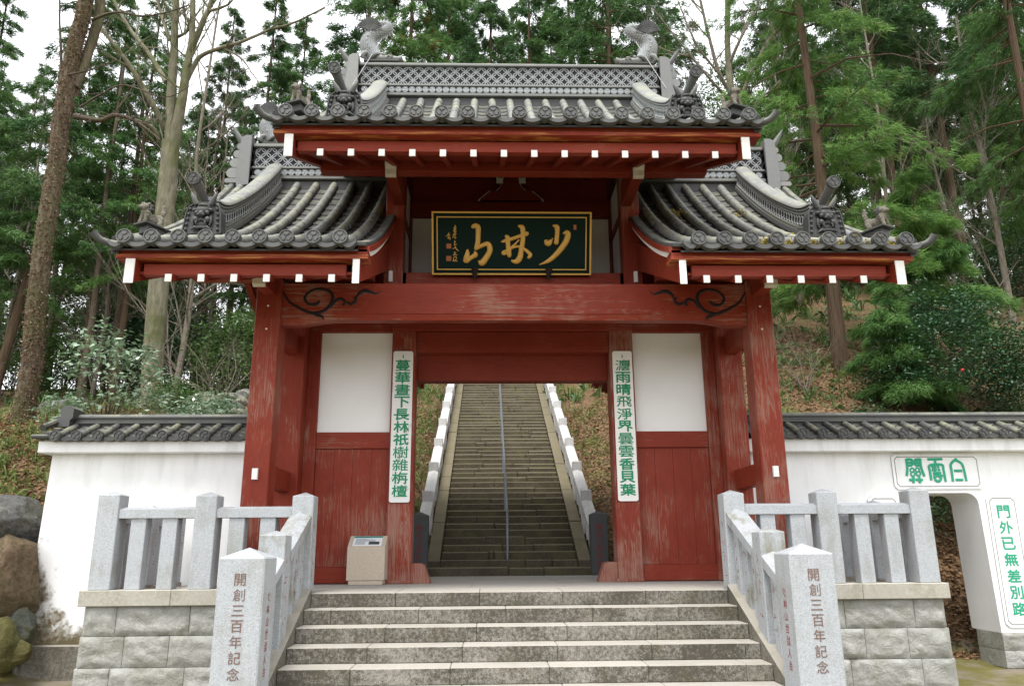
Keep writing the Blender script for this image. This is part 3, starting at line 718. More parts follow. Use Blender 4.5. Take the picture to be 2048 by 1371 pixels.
def main_ridge(parent, x0, x1, zb, nd, ends):
    L = []
    bed = MB(); bed.box(x0-.05, x1+.05, YR-.13, YR+.13, zb-.28, zb-.005, b=.03); part('ridge_bed', bed, 'tile_dark', parent)
    for (hw, za, zc, m) in ((.180, zb, zb+.032, 'tile_pale'), (.165, zb+.036, zb+.062, 'tile_pale'), (.12, zb+.06, zb+.195, 'recess_shade'), (.17, zb+.195, zb+.232, 'tile_pale'), (.10, zb+.235, zb+.60, 'recess_shade'), (.17, zb+.60, zb+.640, 'tile_pale')):
        bx('ridge_course', parent, m, x0, x1, YR-hw, YR+hw, za, zc, b=.006)
    w = (x1-x0-.10)/nd
    for i in range(nd): link('ridge_disc', RDISC, parent, (x0+.05+w*(i+.5), YR-.15, zb+.127), (0, 0, 0))
    mb = MB(); circle_lattice(mb, x0+.03, x1-.03, zb+.236, zb+.599, YR-.102); circle_lattice(mb, x0+.03, x1-.03, zb+.236, zb+.599, YR+.102, 1)
    part('ridge_lattice', mb, 'lattice', parent, 30, kind='stuff')
    top = MB(); secs = []
    for x in np.linspace(x0, x1, 2): secs.append([(x, YR+.15*math.cos(a), zb+.646+.065*math.sin(a)) for a in np.linspace(0, math.pi, 9)])
    top.sweep(secs); part('ridge_cap', top, 'tile', parent, 40)
    for s in ends:                                            # ridge-end ornament: scroll rolls stepping down, a horned crest behind
        xe = x1 if s > 0 else x0; X = lambda a: xe+s*a
        mb = MB(); mb.ext([(0, -.15), (.20, -.18), (.22, .10), (.19, .45), (.17, .72), (.10, .76), (0, .76)], lambda u, v, d: (X(u), d, zb+v), YR-.27, YR+.27); part('ridge_end_plate', mb, 'tile_pale', parent, 25)
        for (a, z, r, hw) in ((.20, .585, .062, .20), (.235, .435, .074, .21), (.27, .265, .082, .22), (.30, .075, .092, .23), (.37, -.07, .040, .24)):
            mb = MB(); pol = [(0, -r), (a, -r)]+[(a+r*math.cos(g), r*math.sin(g)) for g in np.linspace(-1.5, 1.5, 9)]+[(a, r), (0, r)]; mb.ext(pol, lambda u, v, d: (X(u), d, zb+z+v), YR-hw, YR+hw); part('ridge_end_scroll', mb, 'tile_pale', parent, 35)
        mb = MB(); mb.tube([(X(.20), YR-.1, zb+.70), (X(.27), YR-.11, zb+.80), (X(.34), YR-.12, zb+.92), (X(.40), YR-.13, zb+1.02)], [.06, .05, .032, .006], 10); part('ridge_end_horn', mb, 'tile', parent, 40)
main_ridge(RU, -2.66, 2.66, 8.14, 44, (-1, 1))
main_ridge(RL[-1], -4.39, -1.80, 6.53, 22, (-1,)); main_ridge(RL[1], 1.80, 4.39, 6.53, 22, (1,))

# descending ridges with demon-faced end tiles -----------------------------------------------------
def desc_ridge(parent, x, dz, y0, y1, face=True):
    ys = np.linspace(y0, y1, 22)
    def run(hw0, hw1, z0, z1, name, mat, sm=30, rnd=False):
        secs = []
        for y in ys:
            b = prof(y, dz); lift = .10*max(0, (y0+.5-y)/.5)**2
            tilt = 0
            if rnd: secs.append([(x+hw0*math.cos(a), y, b+z0+lift+(z1-z0)*math.sin(a)) for a in np.linspace(0, math.pi, 9)])
            else: secs.append([(x-hw0, y, b+z0+lift), (x+hw0, y, b+z0+lift), (x+hw1, y, b+z1+lift), (x-hw1, y, b+z1+lift)])
        part(name, MB().sweep(secs), mat, parent, sm)
    run(.145, .145, .00, .075, 'ridge_course', 'tile_pale'); run(.135, .135, .085, .125, 'ridge_course', 'tile_pale'); run(.10, .10, .06, .29, 'ridge_course', 'recess_shade')
    run(.118, .118, .285, .32, 'ridge_course', 'tile_pale'); run(.122, .122, .335, .365, 'ridge_course', 'tile_pale'); run(.09, .09, .31, .40, 'ridge_course', 'recess_shade')
    run(.13, .0, .385, .455, 'ridge_cap', 'tile_pale', 40, True)
    mb = MB(); n = int((y1-y0)/.085)
    for s in (-1, 1):
        for i in range(n):
            y = y0+(y1-y0)*(i+.5)/n; b = prof(y, dz)+.205+.10*max(0, (y0+.5-y)/.5)**2; sl_ = slope(y)
            c = [(x+s*.108, y+.052*math.cos(a)*math.cos(sl_)-.06*math.sin(a)*math.sin(sl_), b+.052*math.cos(a)*math.sin(sl_)+.06*math.sin(a)*math.cos(sl_)) for a in np.linspace(0, 2*math.pi, 9)[:-1]]
            mb.tube(c+[c[0]], .009, 5, cap=False)
    part('ridge_ring_band', mb, 'lattice', parent, 40, kind='stuff')

def demon_meshes():
    pl = MB(); out = []
    h = [(0.272, 0), (.255, .16), (.245, .30), (.215, .40), (.15, .455), (.06, .47)]
    o = h+[(-a, b) for a, b in h[::-1]]
    pl.ext(o, lambda u, v, d: (u, d, v), 0, .16)
    # raised border
    for s in (-1, 1):
        pl.tube([(s*.262, -.008, .01), (s*.245, -.008, .16), (s*.235, -.008, .30), (s*.205, -.008, .39), (s*.145, -.008, .435)], .013, 6)
        for i in range(5): pl.ball((s*(.215-.006*i-.010*(i == 4)), -.014, .055+i*.075), .021, 8, 5)
    plate = pl.mesh('demon_plate', 'tile_dark', 40)
    f = MB()
    f.ball((0, -.03, .33), (.105, .075, .085)); f.ball((0, -.085, .255), (.045, .05, .05))          # brow, nose
    f.ball((0, -.055, .40), (.075, .06, .03))
    for s in (-1, 1):
        f.ball((s*.075, -.055, .285), (.036, .04, .036)); f.ball((s*.035, -.10, .235), (.024, .026, .022)); f.ball((s*.115, -.03, .335), (.04, .05, .03))
        f.ball((s*.085, -.045, .18), (.045, .045, .05)); f.tube([(s*.06, -.06, .16), (s*.07, -.075, .12), (s*.055, -.08, .09)], [.018, .014, .003], 7)
        f.tube([(s*.03, -.03, .05), (s*.09, -.04, .06), (s*.15, -.03, .025)], [.022, .026, .008], 7)
        f.tube([(s*.12, -.02, .25), (s*.135, -.03, .17), (s*.115, -.03, .09)], [.02, .026, .012], 7)
    f.tube([(-.07, -.03, .155), (0, -.05, .185), (.07, -.03, .155)], [.02, .03, .02], 8); f.tube([(-.10, -.03, .075), (0, -.045, .055), (.10, -.03, .075)], [.016, .022, .016], 8)
    f.ball((0, -.02, .115), (.085, .03, .05))
    face = f.mesh('demon_face', 'tile_dark', 60)
    hn = MB()
    hn.tube([(.085, -.02, .40), (.115, -.04, .455), (.15, -.05, .52), (.165, -.05, .57)], [.036, .033, .020, .004], 10); horn_ = hn.mesh('demon_horn', 'tile', 50)
    return plate, face, horn_
DPL, DFA, DHO = demon_meshes()
def perch(parent, x, y, z, s):
    """round perch tile rearing up over the end tile"""
    P = [(x, y+.45, z-.06), (x+s*.01, y+.28, z-.02), (x+s*.05, y+.12, z+.10), (x+s*.11, y-.02, z+.24), (x+s*.15, y-.10, z+.33)]
    r = link('perch_tile', MB().tube(P, [.05, .052, .054, .058, .07], 12).mesh('perch_tile', 'tile', 40), parent)
    link('perch_disc', DISC, parent, (x+s*.155, y-.165, z+.345), (R_(8), 0, 0), (.95, .9, .95))
for parent, x, dz, s, y in ((RL[-1], -3.98, 0, -1, -.12), (RL[1], 3.98, 0, 1, -.12), (RU, -2.27, DZ, -1, -.14), (RU, 2.27, DZ, 1, -.14)):
    desc_ridge(parent, x, dz, .05, 2.72)
    z = prof(y, dz)+.055
    p = link('demon_tile', DPL, parent, (x, y, z), (R_(-3), 0, 0), (.92, 1, .95)); p['label'] = 'horned demon-faced tile closing the descending ridge'
    link('demon_face', DFA, parent, (x, y-.005, z+.02), (R_(-3), 0, 0), .86); 
    for k in (-1, 1): link('demon_horn', DHO, parent, (x, y, z), (R_(-3), 0, 0), (k, 1, 1))
    perch(parent, x, y+.12, z+.40, s)
    mb = MB(); mb.box(x-.2, x+.2, y+.02, y+.35, prof(y, dz)-.05, z+.02, b=.02); part('ridge_bed', mb, 'tile_dark', parent)

# ------------------------------------------------------------------ roof ornaments
def remesh(mb, name, mat, voxel, smooth=2):
    m = mb.mesh(name, mat, 0); o = bpy.data.objects.new('tmp', m); COL.objects.link(o)
    k = o.modifiers.new('r', 'REMESH'); k.mode = 'VOXEL'; k.voxel_size = voxel
    k2 = o.modifiers.new('s', 'SMOOTH'); k2.iterations = smooth; k2.factor = .5
    e = bpy.data.meshes.new_from_object(o.evaluated_get(bpy.context.evaluated_depsgraph_get()))
    bpy.data.objects.remove(o); e.name = name; e.polygons.foreach_set('use_smooth', [True]*len(e.polygons)); e.update()
    if not e.materials: e.materials.append(MT[mat])
    return e

def fish_meshes():
    """dragon-headed fish standing on its chin, tail curled over; head looks along +X"""
    k = 1/105.0
    P0 = [(-.5, 0.6), (-1.0, 1.3), (-1.9, 2.8), (-2.2, 4.4), (-1.5, 5.9), (.2, 6.9), (1.5, 7.5), (1.9, 8.3), (1.0, 8.9), (-.6, 8.7), (-1.9, 7.9)]
    rr = [1.9, 2.2, 2.35, 2.2, 1.95, 1.6, 1.35, 1.2, 1.05, .85, .6]
    A = np.array(P0); t = np.linspace(0, len(A)-1, 34); Q = []
    for a in t:
        i = min(int(a), len(A)-2); f = a-i; p0, p1, p2, p3 = (A[max(0, min(len(A)-1, i+j))] for j in (-1, 0, 1, 2))
        Q.append(.5*((2*p1)+(-p0+p2)*f+(2*p0-5*p1+4*p2-p3)*f*f+(-p0+3*p1-3*p2+p3)*f**3))
    rad = np.interp(t, range(len(rr)), rr)
    u = .088
    b = MB(); b.tube([(q[0]*u, 0, q[1]*u) for q in Q], [r*u*.74 for r in rad], 14, up=(0, 1, 0))
    body = b.mesh('fish_body', 'tile_pale', 60)
    sc = MB()                                                  # overlapping scales
    for i in range(2, 33):
        q, q2 = Q[i-1], Q[i]; T = Vector((q2[0]-q[0], 0, q2[1]-q[1])).normalized(); N = Vector((T.z, 0, -T.x)); B = Vector((0, 1, 0)); r = rad[i]*u*.74
        n = max(8, int(14*r/.09))
        for j in range(n):
            a = 2*math.pi*(j+.5*(i % 2))/n; d = N*math.cos(a)+B*math.sin(a); c = Vector((q[0]*u, 0, q[1]*u))+d*r*1.0
            s_ = B*math.cos(a)-N*math.sin(a); w = math.pi*r/n*.95
            sc.add([c-s_*w-T*.0, c+s_*w, c+s_*w*.7-T*-.03+d*.010, c-T*-.042+d*.014, c-s_*w*.7-T*-.03+d*.010], [(0, 1, 2, 3, 4)])
    scales = sc.mesh('fish_scales', 'lattice', 0, False)
    h = MB()                                                   # head: long snout, brow, jaw, whisker curls
    h.ball((.06, 0, .055), (.15, .085, .075)); h.tube([(.10, 0, .06), (.24, 0, .065), (.36, 0, .055), (.45, 0, .075)], [.065, .055, .048, .058], 10)
    h.tube([(.06, 0, .0), (.20, 0, -.012), (.32, 0, .0)], [.055, .04, .02], 9)
    for s in (-1, 1):
        h.ball((.10, s*.06, .115), (.035, .025, .03)); h.tube([(.16, s*.06, .05), (.20, s*.075, .09), (.25, s*.07, .10), (.27, s*.065, .07), (.24, s*.06, .055)], [.012, .014, .013, .012, .008], 6)
        h.tube([(.02, s*.08, .10), (-.05, s*.11, .15), (-.10, s*.12, .23)], [.024, .02, .004], 7)
        h.tube([(-.16, s*.10, .12), (-.24, s*.14, .08), (-.27, s*.14, -.0), (-.22, s*.12, -.03)], [.035, .05, .04, .01], 7)   # breast fins
    head = h.mesh('fish_head', 'tile_pale', 60)
    f = MB(); c0 = Vector((-.15, -.10, .56))                       # tail fan: two sprays of ribs
    for a in np.linspace(-62, 62, 13):
        g = R_(a); L = .28+.03*math.cos(g*3); bend = .10*math.sin(g)
        pts = [c0+Vector((math.sin(g)*L*t_ , -.05*t_-.02, math.cos(g)*L*t_*1.0-abs(math.sin(g))*L*.30*t_*t_)) for t_ in (0, .3, .65, 1)]
        f.tube(pts, [.010, .014, .016, .006], 6)
    g = [R_(a) for a in np.linspace(-62, 62, 13)]
    ring = [[c0+Vector((math.sin(a)*.27*t_, -.05*t_-.012, math.cos(a)*.27*t_-abs(math.sin(a))*.078*t_*t_)) for a in g] for t_ in (.02, .3, .65, 1)]
    f.sweep(ring, False); tail = f.mesh('fish_tail', 'tile', 40)
    d = MB()
    for i in range(5, 30, 1):                                   # spiny back ridge
        q = Q[i]; T = Vector((Q[i+1][0]-Q[i-1][0], 0, Q[i+1][1]-Q[i-1][1])).normalized(); N = Vector((T.z, 0, -T.x)); r = rad[i]*u*.74; c = Vector((q[0]*u, 0, q[1]*u))
        d.tube([c+N*r*.9, c+N*(r+.062)-T*.03], [.020, .002], 5)
        if i % 2 == 0 and i < 20:
            for s in (-1, 1): d.tube([c+Vector((0, s*r*.85, 0)), c+Vector((0, s*(r+.05), 0))-T*.06], [.018, .002], 5)
    dor = d.mesh('fish_spines', 'lattice', 40)
    bs = MB(); bs.box(-.24, .40, -.14, .14, -.085, -.035, b=.015); base = bs.mesh('fish_base', 'tile_dark')
    return dict(body=body, scales=scales, head=head, tail_fan=tail, back_spines=dor, base=base)
FI = fish_meshes()
def fish(x, z, s, label):
    o = thing('roof_fish_ornament', (0, 0, 0), label, 'roof ornament', 'dragon fish on the ridge ends'); del o['_at']
    for n, m in FI.items():
        c = bpy.data.objects.new(n, m); COL.objects.link(c); c.parent = o
        if n == 'scales': c['kind'] = 'stuff'
    k = .98 if z > 8 else .88; o.location = (x, YR, z-(0 if z > 8 else .03)); o.scale = (-s*k, k, k)
fish(-2.36, 8.92, -1, 'grey dragon fish with raised tail fan at the left end of the top ridge')
fish(2.36, 8.92, 1, 'grey dragon fish with raised tail fan at the right end of the top ridge')
fish(-4.06, 7.31, -1, 'grey dragon fish on the left side roof ridge, half hidden by the top eaves')
fish(4.06, 7.31, 1, 'grey dragon fish on the right side roof ridge, half hidden by the top eaves')

def lion_meshes():
    b = MB()
    b.ball((0, 0, .14), (.075, .13, .085)); b.ball((-.01, -.13, .20), (.082, .085, .085)); b.ball((0, .11, .17), (.08, .075, .09))
    b.ball((-.01, -.17, .29), (.078, .075, .075)); b.ball((-.012, -.235, .275), (.045, .04, .035))
    for s in (-1, 1):
        b.tube([(s*.05, -.16, .16), (s*.055, -.18, .08), (s*.055, -.20, .02)], [.036, .03, .032], 8); b.tube([(s*.06, .10, .13), (s*.075, .06, .06), (s*.07, .12, .02)], [.05, .036, .034], 8)
        b.ball((s*.05, -.14, .355), (.022, .02, .026))
    b.ball((-.01, -.20, .35), (.035, .03, .02))
    body = remesh(b, 'lion_body', 'rock_pale', .011)
    m = MB(); random.seed(8)
    for i in range(46):
        a = random.uniform(0, 2*math.pi); e = random.uniform(-.5, 1.1); r = .088
        m.ball((-.01+r*math.cos(a)*math.cos(e), -.12+r*.9*abs(math.sin(a))*math.cos(e)*(1 if i % 3 else -.2), .28+r*math.sin(e)), random.uniform(.016, .026), 7, 5)
    mane = m.mesh('lion_mane', 'rock_grey', 50)
    t = MB()
    for k, (r, z, y) in enumerate(((.045, .27, .16), (.05, .32, .175), (.046, .37, .18), (.036, .415, .17))): t.ball((0, y, z), (.03+.008*(k < 2), r*.8, r), 9, 6)
    tail = t.mesh('lion_tail', 'rock_pale', 50)
    p = MB(); p.box(-.15, .15, -.24, .24, -.012, .018, b=.006); p.box(-.10, .10, -.16, .16, -.14, -.012, b=.01)
    ped = p.mesh('lion_pedestal', 'tile_dark')
    return dict(body=body, mane=mane, tail=tail, pedestal=ped)
LI = lion_meshes()
def lion(x, y, z, rz, label):
    o = thing('roof_lion', (0, 0, 0), label, 'lion statue', 'guardian lions on the roof corners'); del o['_at']
    for n, m in LI.items():
        c = bpy.data.objects.new(n, m); COL.objects.link(c); c.parent = o
    o.location = (x, y, z); o.rotation_euler = (0, 0, rz); o.scale = (.76,)*3
lion(-4.42, -.50, 4.23, R_(-28), 'small grey stone lion on the outer corner of the left side roof')
lion(4.42, -.50, 4.23, R_(28), 'small grey stone lion on the outer corner of the right side roof')
lion(-2.73, -.52, 5.85, R_(-22), 'small grey stone lion on the left corner of the top roof')
lion(2.73, -.52, 5.85, R_(22), 'small grey stone lion on the right corner of the top roof')
for s in (-1, 1):
    o = link('guy_wire', MB().tube([(s*2.30, YR-.05, 9.35), (s*2.73, YR-.3, 8.25)], .006, 5).mesh('guy_wire', 'wire'))
    tag(o, 'thin guy wire from the %s top-ridge dragon fish down to the ridge end' % ('left' if s < 0 else 'right'), 'wire')

# ------------------------------------------------------------------ sign boards on the gate
pb, pt = at(1024, 549.5, 1.62), at(1024, 423.5, 1.30)
SG = thing('name_plaque', (float(pb[0]), 1.62, float(pb[2])), 'dark green plaque with gold frame and three large gold characters above the main beam', 'plaque')
PW = 1.0*float(at(1182, 550, 1.62)[0]-at(864.8, 549, 1.62)[0]); PH = float(math.hypot(pt[2]-pb[2], .32)); PC = float((at(1181, 550, 1.62)[0]+at(864.8, 549, 1.62)[0])/2)
PD = Vector((0, float(pt[1]-pb[1]), float(pt[2]-pb[2]))).normalized(); PN = Vector((0, -PD.z, PD.y))
def pl(u, v, d): return tuple(Vector((PC+u*PW, 1.62, float(pb[2])))+PD*(v*PH)+PN*d)
def pbox(mb, u0, u1, v0, v1, d0, d1):
    return mb.ext([(u0, v0), (u1, v0), (u1, v1), (u0, v1)], pl, d0, d1)
part('board', pbox(MB(), -.5, .5, 0, 1, -.05, 0), 'lacq', SG)
fu, fv = .0105, .026
part('outer_frame', pbox(pbox(pbox(pbox(MB(), -.5, .5, 0, fv, .0005, .028), -.5, .5, 1-fv, 1, .0005, .028), -.5, -.5+fu, fv, 1-fv, .0005, .028), .5-fu, .5, fv, 1-fv, .0005, .028), 'gold', SG)
iu, iv, w1, w2 = .5-.030, .078, .0065, .017
part('inner_frame', pbox(pbox(pbox(pbox(MB(), -iu, iu, iv, iv+w2, .0005, .014), -iu, iu, 1-iv-w2, 1-iv, .0005, .014), -iu, -iu+w1, iv+w2, 1-iv-w2, .0005, .014), iu-w1, iu, iv+w2, 1-iv-w2, .0005, .014), 'gold', SG)
def smooth(P, n=5):
    A = np.array(P, float); out = []
    for i in range(len(A)-1):
        p0, p1, p2, p3 = A[max(0, i-1)], A[i], A[i+1], A[min(len(A)-1, i+2)]
        for f in np.linspace(0, 1, n, endpoint=False): out.append(.5*((2*p1)+(-p0+p2)*f+(2*p0-5*p1+4*p2-p3)*f*f+(-p0+3*p1-3*p2+p3)*f**3))
    return out+[A[-1]]
def brush(mb, pts, depth=.5, base=.004, tr=None):
    """a brush stroke in raised relief; points are (x, y, half width) as read off the enlarged photo"""
    Q = smooth(pts, 6); pos = []; rad = []
    for x, y, r in Q:
        u, v = tr(x, y); pos.append(pl(u, v, base)); rad.append(max(.003, r*TRS))
    # round both ends
    a, b = Vector(pos[0]), Vector(pos[-1]); d0 = (a-Vector(pos[1])).normalized(); d1 = (b-Vector(pos[-2])).normalized()
    pos = [tuple(a+d0*rad[0]*.85), tuple(a+d0*rad[0]*.5)]+pos+[tuple(b+d1*rad[-1]*.5), tuple(b+d1*rad[-1]*.85)]; rad = [rad[0]*.35, rad[0]*.8]+rad+[rad[-1]*.8, rad[-1]*.35]
    mb.tube(pos, rad, 10, flat=(tuple(PN), depth))
def trp(x, y):
    px, py = 880+x/6.606, 430+y/6.606
    l, r = 864.8+(py-422)*0, 1182.8-(py-425)*.016
    top = 422+(px-865)*.0094; bot = 548.7+(px-865)*.0063
    return ((px-l)/(r-l)-.5, 1-(py-top)/(bot-top))
TRS = PW/318/6.606*1.22
KAN = {
 'gold_character': [
  [[(440, 150, 22), (470, 140, 30), (505, 165, 30), (505, 260, 27), (500, 360, 28), (485, 430, 28)], [(475, 440, 20), (540, 408, 22), (625, 375, 26), (655, 420, 30), (655, 480, 30), (610, 560, 32), (555, 630, 34), (520, 612, 16)], [(365, 462, 14), (362, 510, 26), (345, 580, 30), (352, 598, 30), (410, 560, 22), (470, 520, 27), (460, 482, 10)]],
  [[(870, 275, 14), (890, 300, 28), (898, 400, 25), (910, 500, 28), (912, 535, 24)], [(812, 352, 8), (850, 342, 18), (920, 322, 20), (1040, 282, 20), (1145, 245, 26)], [(1045, 145, 16), (1085, 165, 28), (1095, 240, 26), (1092, 340, 27), (1072, 450, 27), (1055, 550, 32), (1010, 612, 30), (950, 605, 14)], [(1040, 330, 8), (960, 410, 12), (870, 470, 13), (830, 490, 16), (842, 515, 14), (890, 490, 11), (960, 430, 12), (1040, 415, 14), (1110, 450, 16), (1165, 495, 20), (1190, 530, 22), (1168, 560, 18)]],
  [[(1498, 142, 12), (1540, 160, 28), (1546, 220, 25), (1540, 300, 25), (1532, 365, 27)], [(1395, 345, 20), (1412, 365, 36), (1440, 365, 34), (1468, 335, 14)], [(1468, 330, 6), (1485, 312, 5), (1478, 305, 2)], [(1625, 246, 8), (1665, 230, 24), (1686, 260, 32), (1665, 340, 33), (1600, 440, 32), (1520, 530, 28), (1430, 605, 22), (1310, 657, 5)]]],
}
for ch in KAN['gold_character']:
    mb = MB()
    for i, st in enumerate(ch): brush(mb, st, .55, .004+.0015*i, trp)
    part('gold_character', mb, 'gold', SG, 60)
sig = [[(185, 165, 4), (220, 155, 4)], [(205, 130, 4), (200, 180, 5), (180, 205, 3)], [(188, 185, 3), (215, 180, 4), (190, 220, 4), (222, 212, 3)], [(215, 220, 3), (185, 245, 4)], [(180, 255, 4), (175, 295, 4)], [(195, 250, 4), (220, 245, 3)], [(205, 240, 4), (200, 300, 4), (218, 290, 3)], [(200, 335, 4), (196, 392, 5)], [(188, 355, 3), (212, 350, 3)], [(190, 395, 4), (225, 380, 3)], [(210, 410, 4), (195, 430, 5), (172, 440, 3)], [(205, 420, 4), (230, 455, 5), (248, 468, 3)], [(200, 480, 4), (190, 500, 4), (215, 495, 3)], [(180, 520, 4), (228, 522, 4)], [(205, 500, 4), (180, 530, 4)], [(182, 560, 4), (178, 600, 4)], [(190, 550, 4), (218, 548, 4), (210, 590, 4), (185, 590, 3)], [(170, 603, 4), (232, 605, 4)],
       [(85, 272, 3), (110, 262, 4), (138, 252, 3)], [(122, 228, 4), (118, 262, 4)], [(100, 250, 3), (135, 268, 3)], [(115, 280, 4), (120, 305, 4)], [(105, 300, 4), (132, 290, 4), (140, 312, 4), (128, 318, 3)]]
mb = MB()
for i, st in enumerate(sig): brush(mb, st, .6, .002+.0004*(i % 5), trp)
part('signature', mb, 'gold', SG, 60)
for (x0, y0, x1, y1) in ((90, 373, 152, 437), (86, 536, 152, 602), (1762, 132, 1800, 197)):
    a, b = trp(x0, y1), trp(x1, y0); part('seal_mark', pbox(MB(), a[0], b[0], a[1], b[1], .0005, .006), 'seal', SG)
for x in (460, 1430):
    a = trp(x, 712); mb = MB(); mb.tube([pl(a[0], -.06, .03), pl(a[0], .02, .045), pl(a[0], .085, .05), pl(a[0], .125, .035)], [.035, .04, .055, .012], 9); part('hook', mb, 'iron', SG, 40)

def couplet(s, chars, label):
    x0, x1, y1 = s*1.822, s*1.522, 2.258; z0, z1 = 1.13, 3.39
    o = thing('vertical_sign', (s*1.67, y1, z0), label, 'sign board', 'pair of verse boards on the door posts')
    xa, xb = min(x0, x1), max(x0, x1); r = .03
    pol = [(xa+r, z0), (xb-r, z0), (xb-r*.3, z0+r*.3), (xb, z0+r), (xb, z1-r), (xb-r*.3, z1-r*.3), (xb-r, z1), (xa+r, z1), (xa+r*.3, z1-r*.3), (xa, z1-r), (xa, z0+r), (xa+r*.3, z0+r*.3)]
    part('board', MB().ext(pol, lambda u, v, d: (u, d, v), y1, y1-.035), 'board' if s < 0 else 'white', o, 30)
    part('border', MB().ext([(xa-.006, z0-.006), (xb+.006, z0-.006), (xb+.006, z1-.03), (xa-.006, z1-.03)], lambda u, v, d: (u, d, v), y1+.001, y1-.012), 'red_z', o, 0)
    mb = MB(); letters(mb, chars, lambda u, v: (u, y1-.0385, v), (xa+xb)/2, z1-.13, z0+.07, .225, .172, .0034); part('inscription', mb, 'green', o, 0)
    mb = MB(); mb.box((xa+xb)/2-.006, (xa+xb)/2+.006, y1-.045, y1-.035, z1-.11, z1-.06, b=.002); part('nail', mb, 'iron', o)
    return o
couplet(-1, '蔓華晝下長林祇樹雜栴檀', 'worn white vertical board with green characters on the left door post')
oc = couplet(1, '灋雨晴飛淨界曇雲香貝葉', 'clean white vertical board with green characters on the right door post')
part('seal_mark', MB().box(1.755, 1.785, 2.2205, 2.2225, 3.16, 3.25, b=0), 'seal', oc)
o = thing('hanging_board', (3.45, 3.2, 1.8), 'white round-ended board edge showing behind the right main post', 'board')
mb = MB(); mb.ext([(3.2, 1.85), (3.28, 1.80), (3.36, 1.85), (3.36, 2.38), (3.28, 2.44), (3.2, 2.38)], lambda u, v, d: (3.42+d, u-.55, v), 0, .14); part('board', mb, 'white', o)
part('hanger', MB().box(3.425, 3.55, 2.71, 2.75, 2.40, 2.52), 'iron', o)

# information stand
o = thing('information_stand', (-2.08, 2.1, 0), 'beige stone stand with a sloping printed panel in front of the red wall', 'information stand')
part('base', MB().box(-2.31, -1.84, 1.93, 2.26, 0, .062, b=.008), 'beige', o)
mb = MB(); X0, X1 = -2.335, -1.815
mb.ext([(1.92, .064), (2.27, .064), (2.27, .66), (2.17, .66), (1.92, .505)], lambda u, v, d: (d, u, v), X0, X1); part('body', mb, 'beige', o, 20)
sl_ = Vector((0, .25, .155)).normalized(); nn = Vector((0, -sl_.z, sl_.y)); p0 = Vector((-2.075, 1.92, .505))
def ip(u, t, d): return tuple(p0+Vector((u, 0, 0))+sl_*t+nn*d)
def irect(mb, u0, u1, t0, t1, d0, d1): return mb.ext([(u0, t0), (u1, t0), (u1, t1), (u0, t1)], ip, d0, d1)
part('panel', irect(MB(), -.20, .20, .03, .27, .001, .008), 'panel', o); part('panel_header', irect(MB(), -.20, .20, .232, .27, .0085, .010), 'panel_head', o); part('panel_picture', irect(MB(), .02, .17, .055, .13, .0085, .010), 'panel_pic', o)
mb = MB()
for i in range(8): irect(mb, -.17, -.03 if i < 4 else random.uniform(-.02, .16), .06+i*.02, .066+i*.02, .0085, .0095)
part('panel_text', mb, 'panel_pic', o)

# ------------------------------------------------------------------ front steps, podium, paving
RIS, TRD, HW = .1556, .3308, 2.385
FS = thing('front_steps', (0, 0, 0), 'broad granite steps with dark stained risers leading up to the gate', None, None, 'structure')
random.seed(5)
GZ = -1.245
for k in range(0, 8):
    y0 = -k*TRD; z1 = -k*RIS; n = 5; offx = random.uniform(-.35, .35) if k else 0
    ed = [-HW]+sorted(-HW+(i*2*HW/n)+offx for i in range(0 if offx > .15 else 1, n+(1 if offx < -.15 else 0)))+[HW]
    for a, b in zip(ed[:-1], ed[1:]):
        if b-a < .1: continue
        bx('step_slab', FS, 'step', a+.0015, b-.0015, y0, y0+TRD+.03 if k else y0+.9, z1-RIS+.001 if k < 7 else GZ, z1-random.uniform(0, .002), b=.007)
bx('steps_core', FS, 'kerb', -HW+.02, HW-.02, -1.9, 1.0, -2.0, -1.13, b=0)
for s in (-1, 1):                                              # sloping kerbs beside the steps
    mb = MB(); e = .055
    mb.ext([(.02, e), (-2.40, e-2.42*RIS/TRD), (-2.40, -1.7), (.02, -1.7)], lambda u, v, d: (d, u, v), s*(HW+.001), s*(HW+.36)); part('kerb', mb, 'kerb', FS, 20)
PF = thing('paving', (0, 2.5, -.05), 'pale paved floor of the gate platform', None, None, 'structure')
xs_ = np.linspace(-3.0, 3.0, 6); ysl = [.905, 2.0, 3.1, 4.2, 5.19]
for i in range(5):
    for j in range(4): bx('paving_slab', PF, 'floor', xs_[i]+.001, xs_[i+1]-.001, ysl[j]+.001, ysl[j+1]-.001, -.10, -.001, b=.004)
for s in (-1, 1): bx('paving_slab', PF, 'floor', s*3.002, s*4.70, .33, 5.19, -.10, -.002, b=.004); bx('paving_slab', PF, 'floor', s*2.39, s*2.999, .33, .904, -.10, -.002, b=.004)

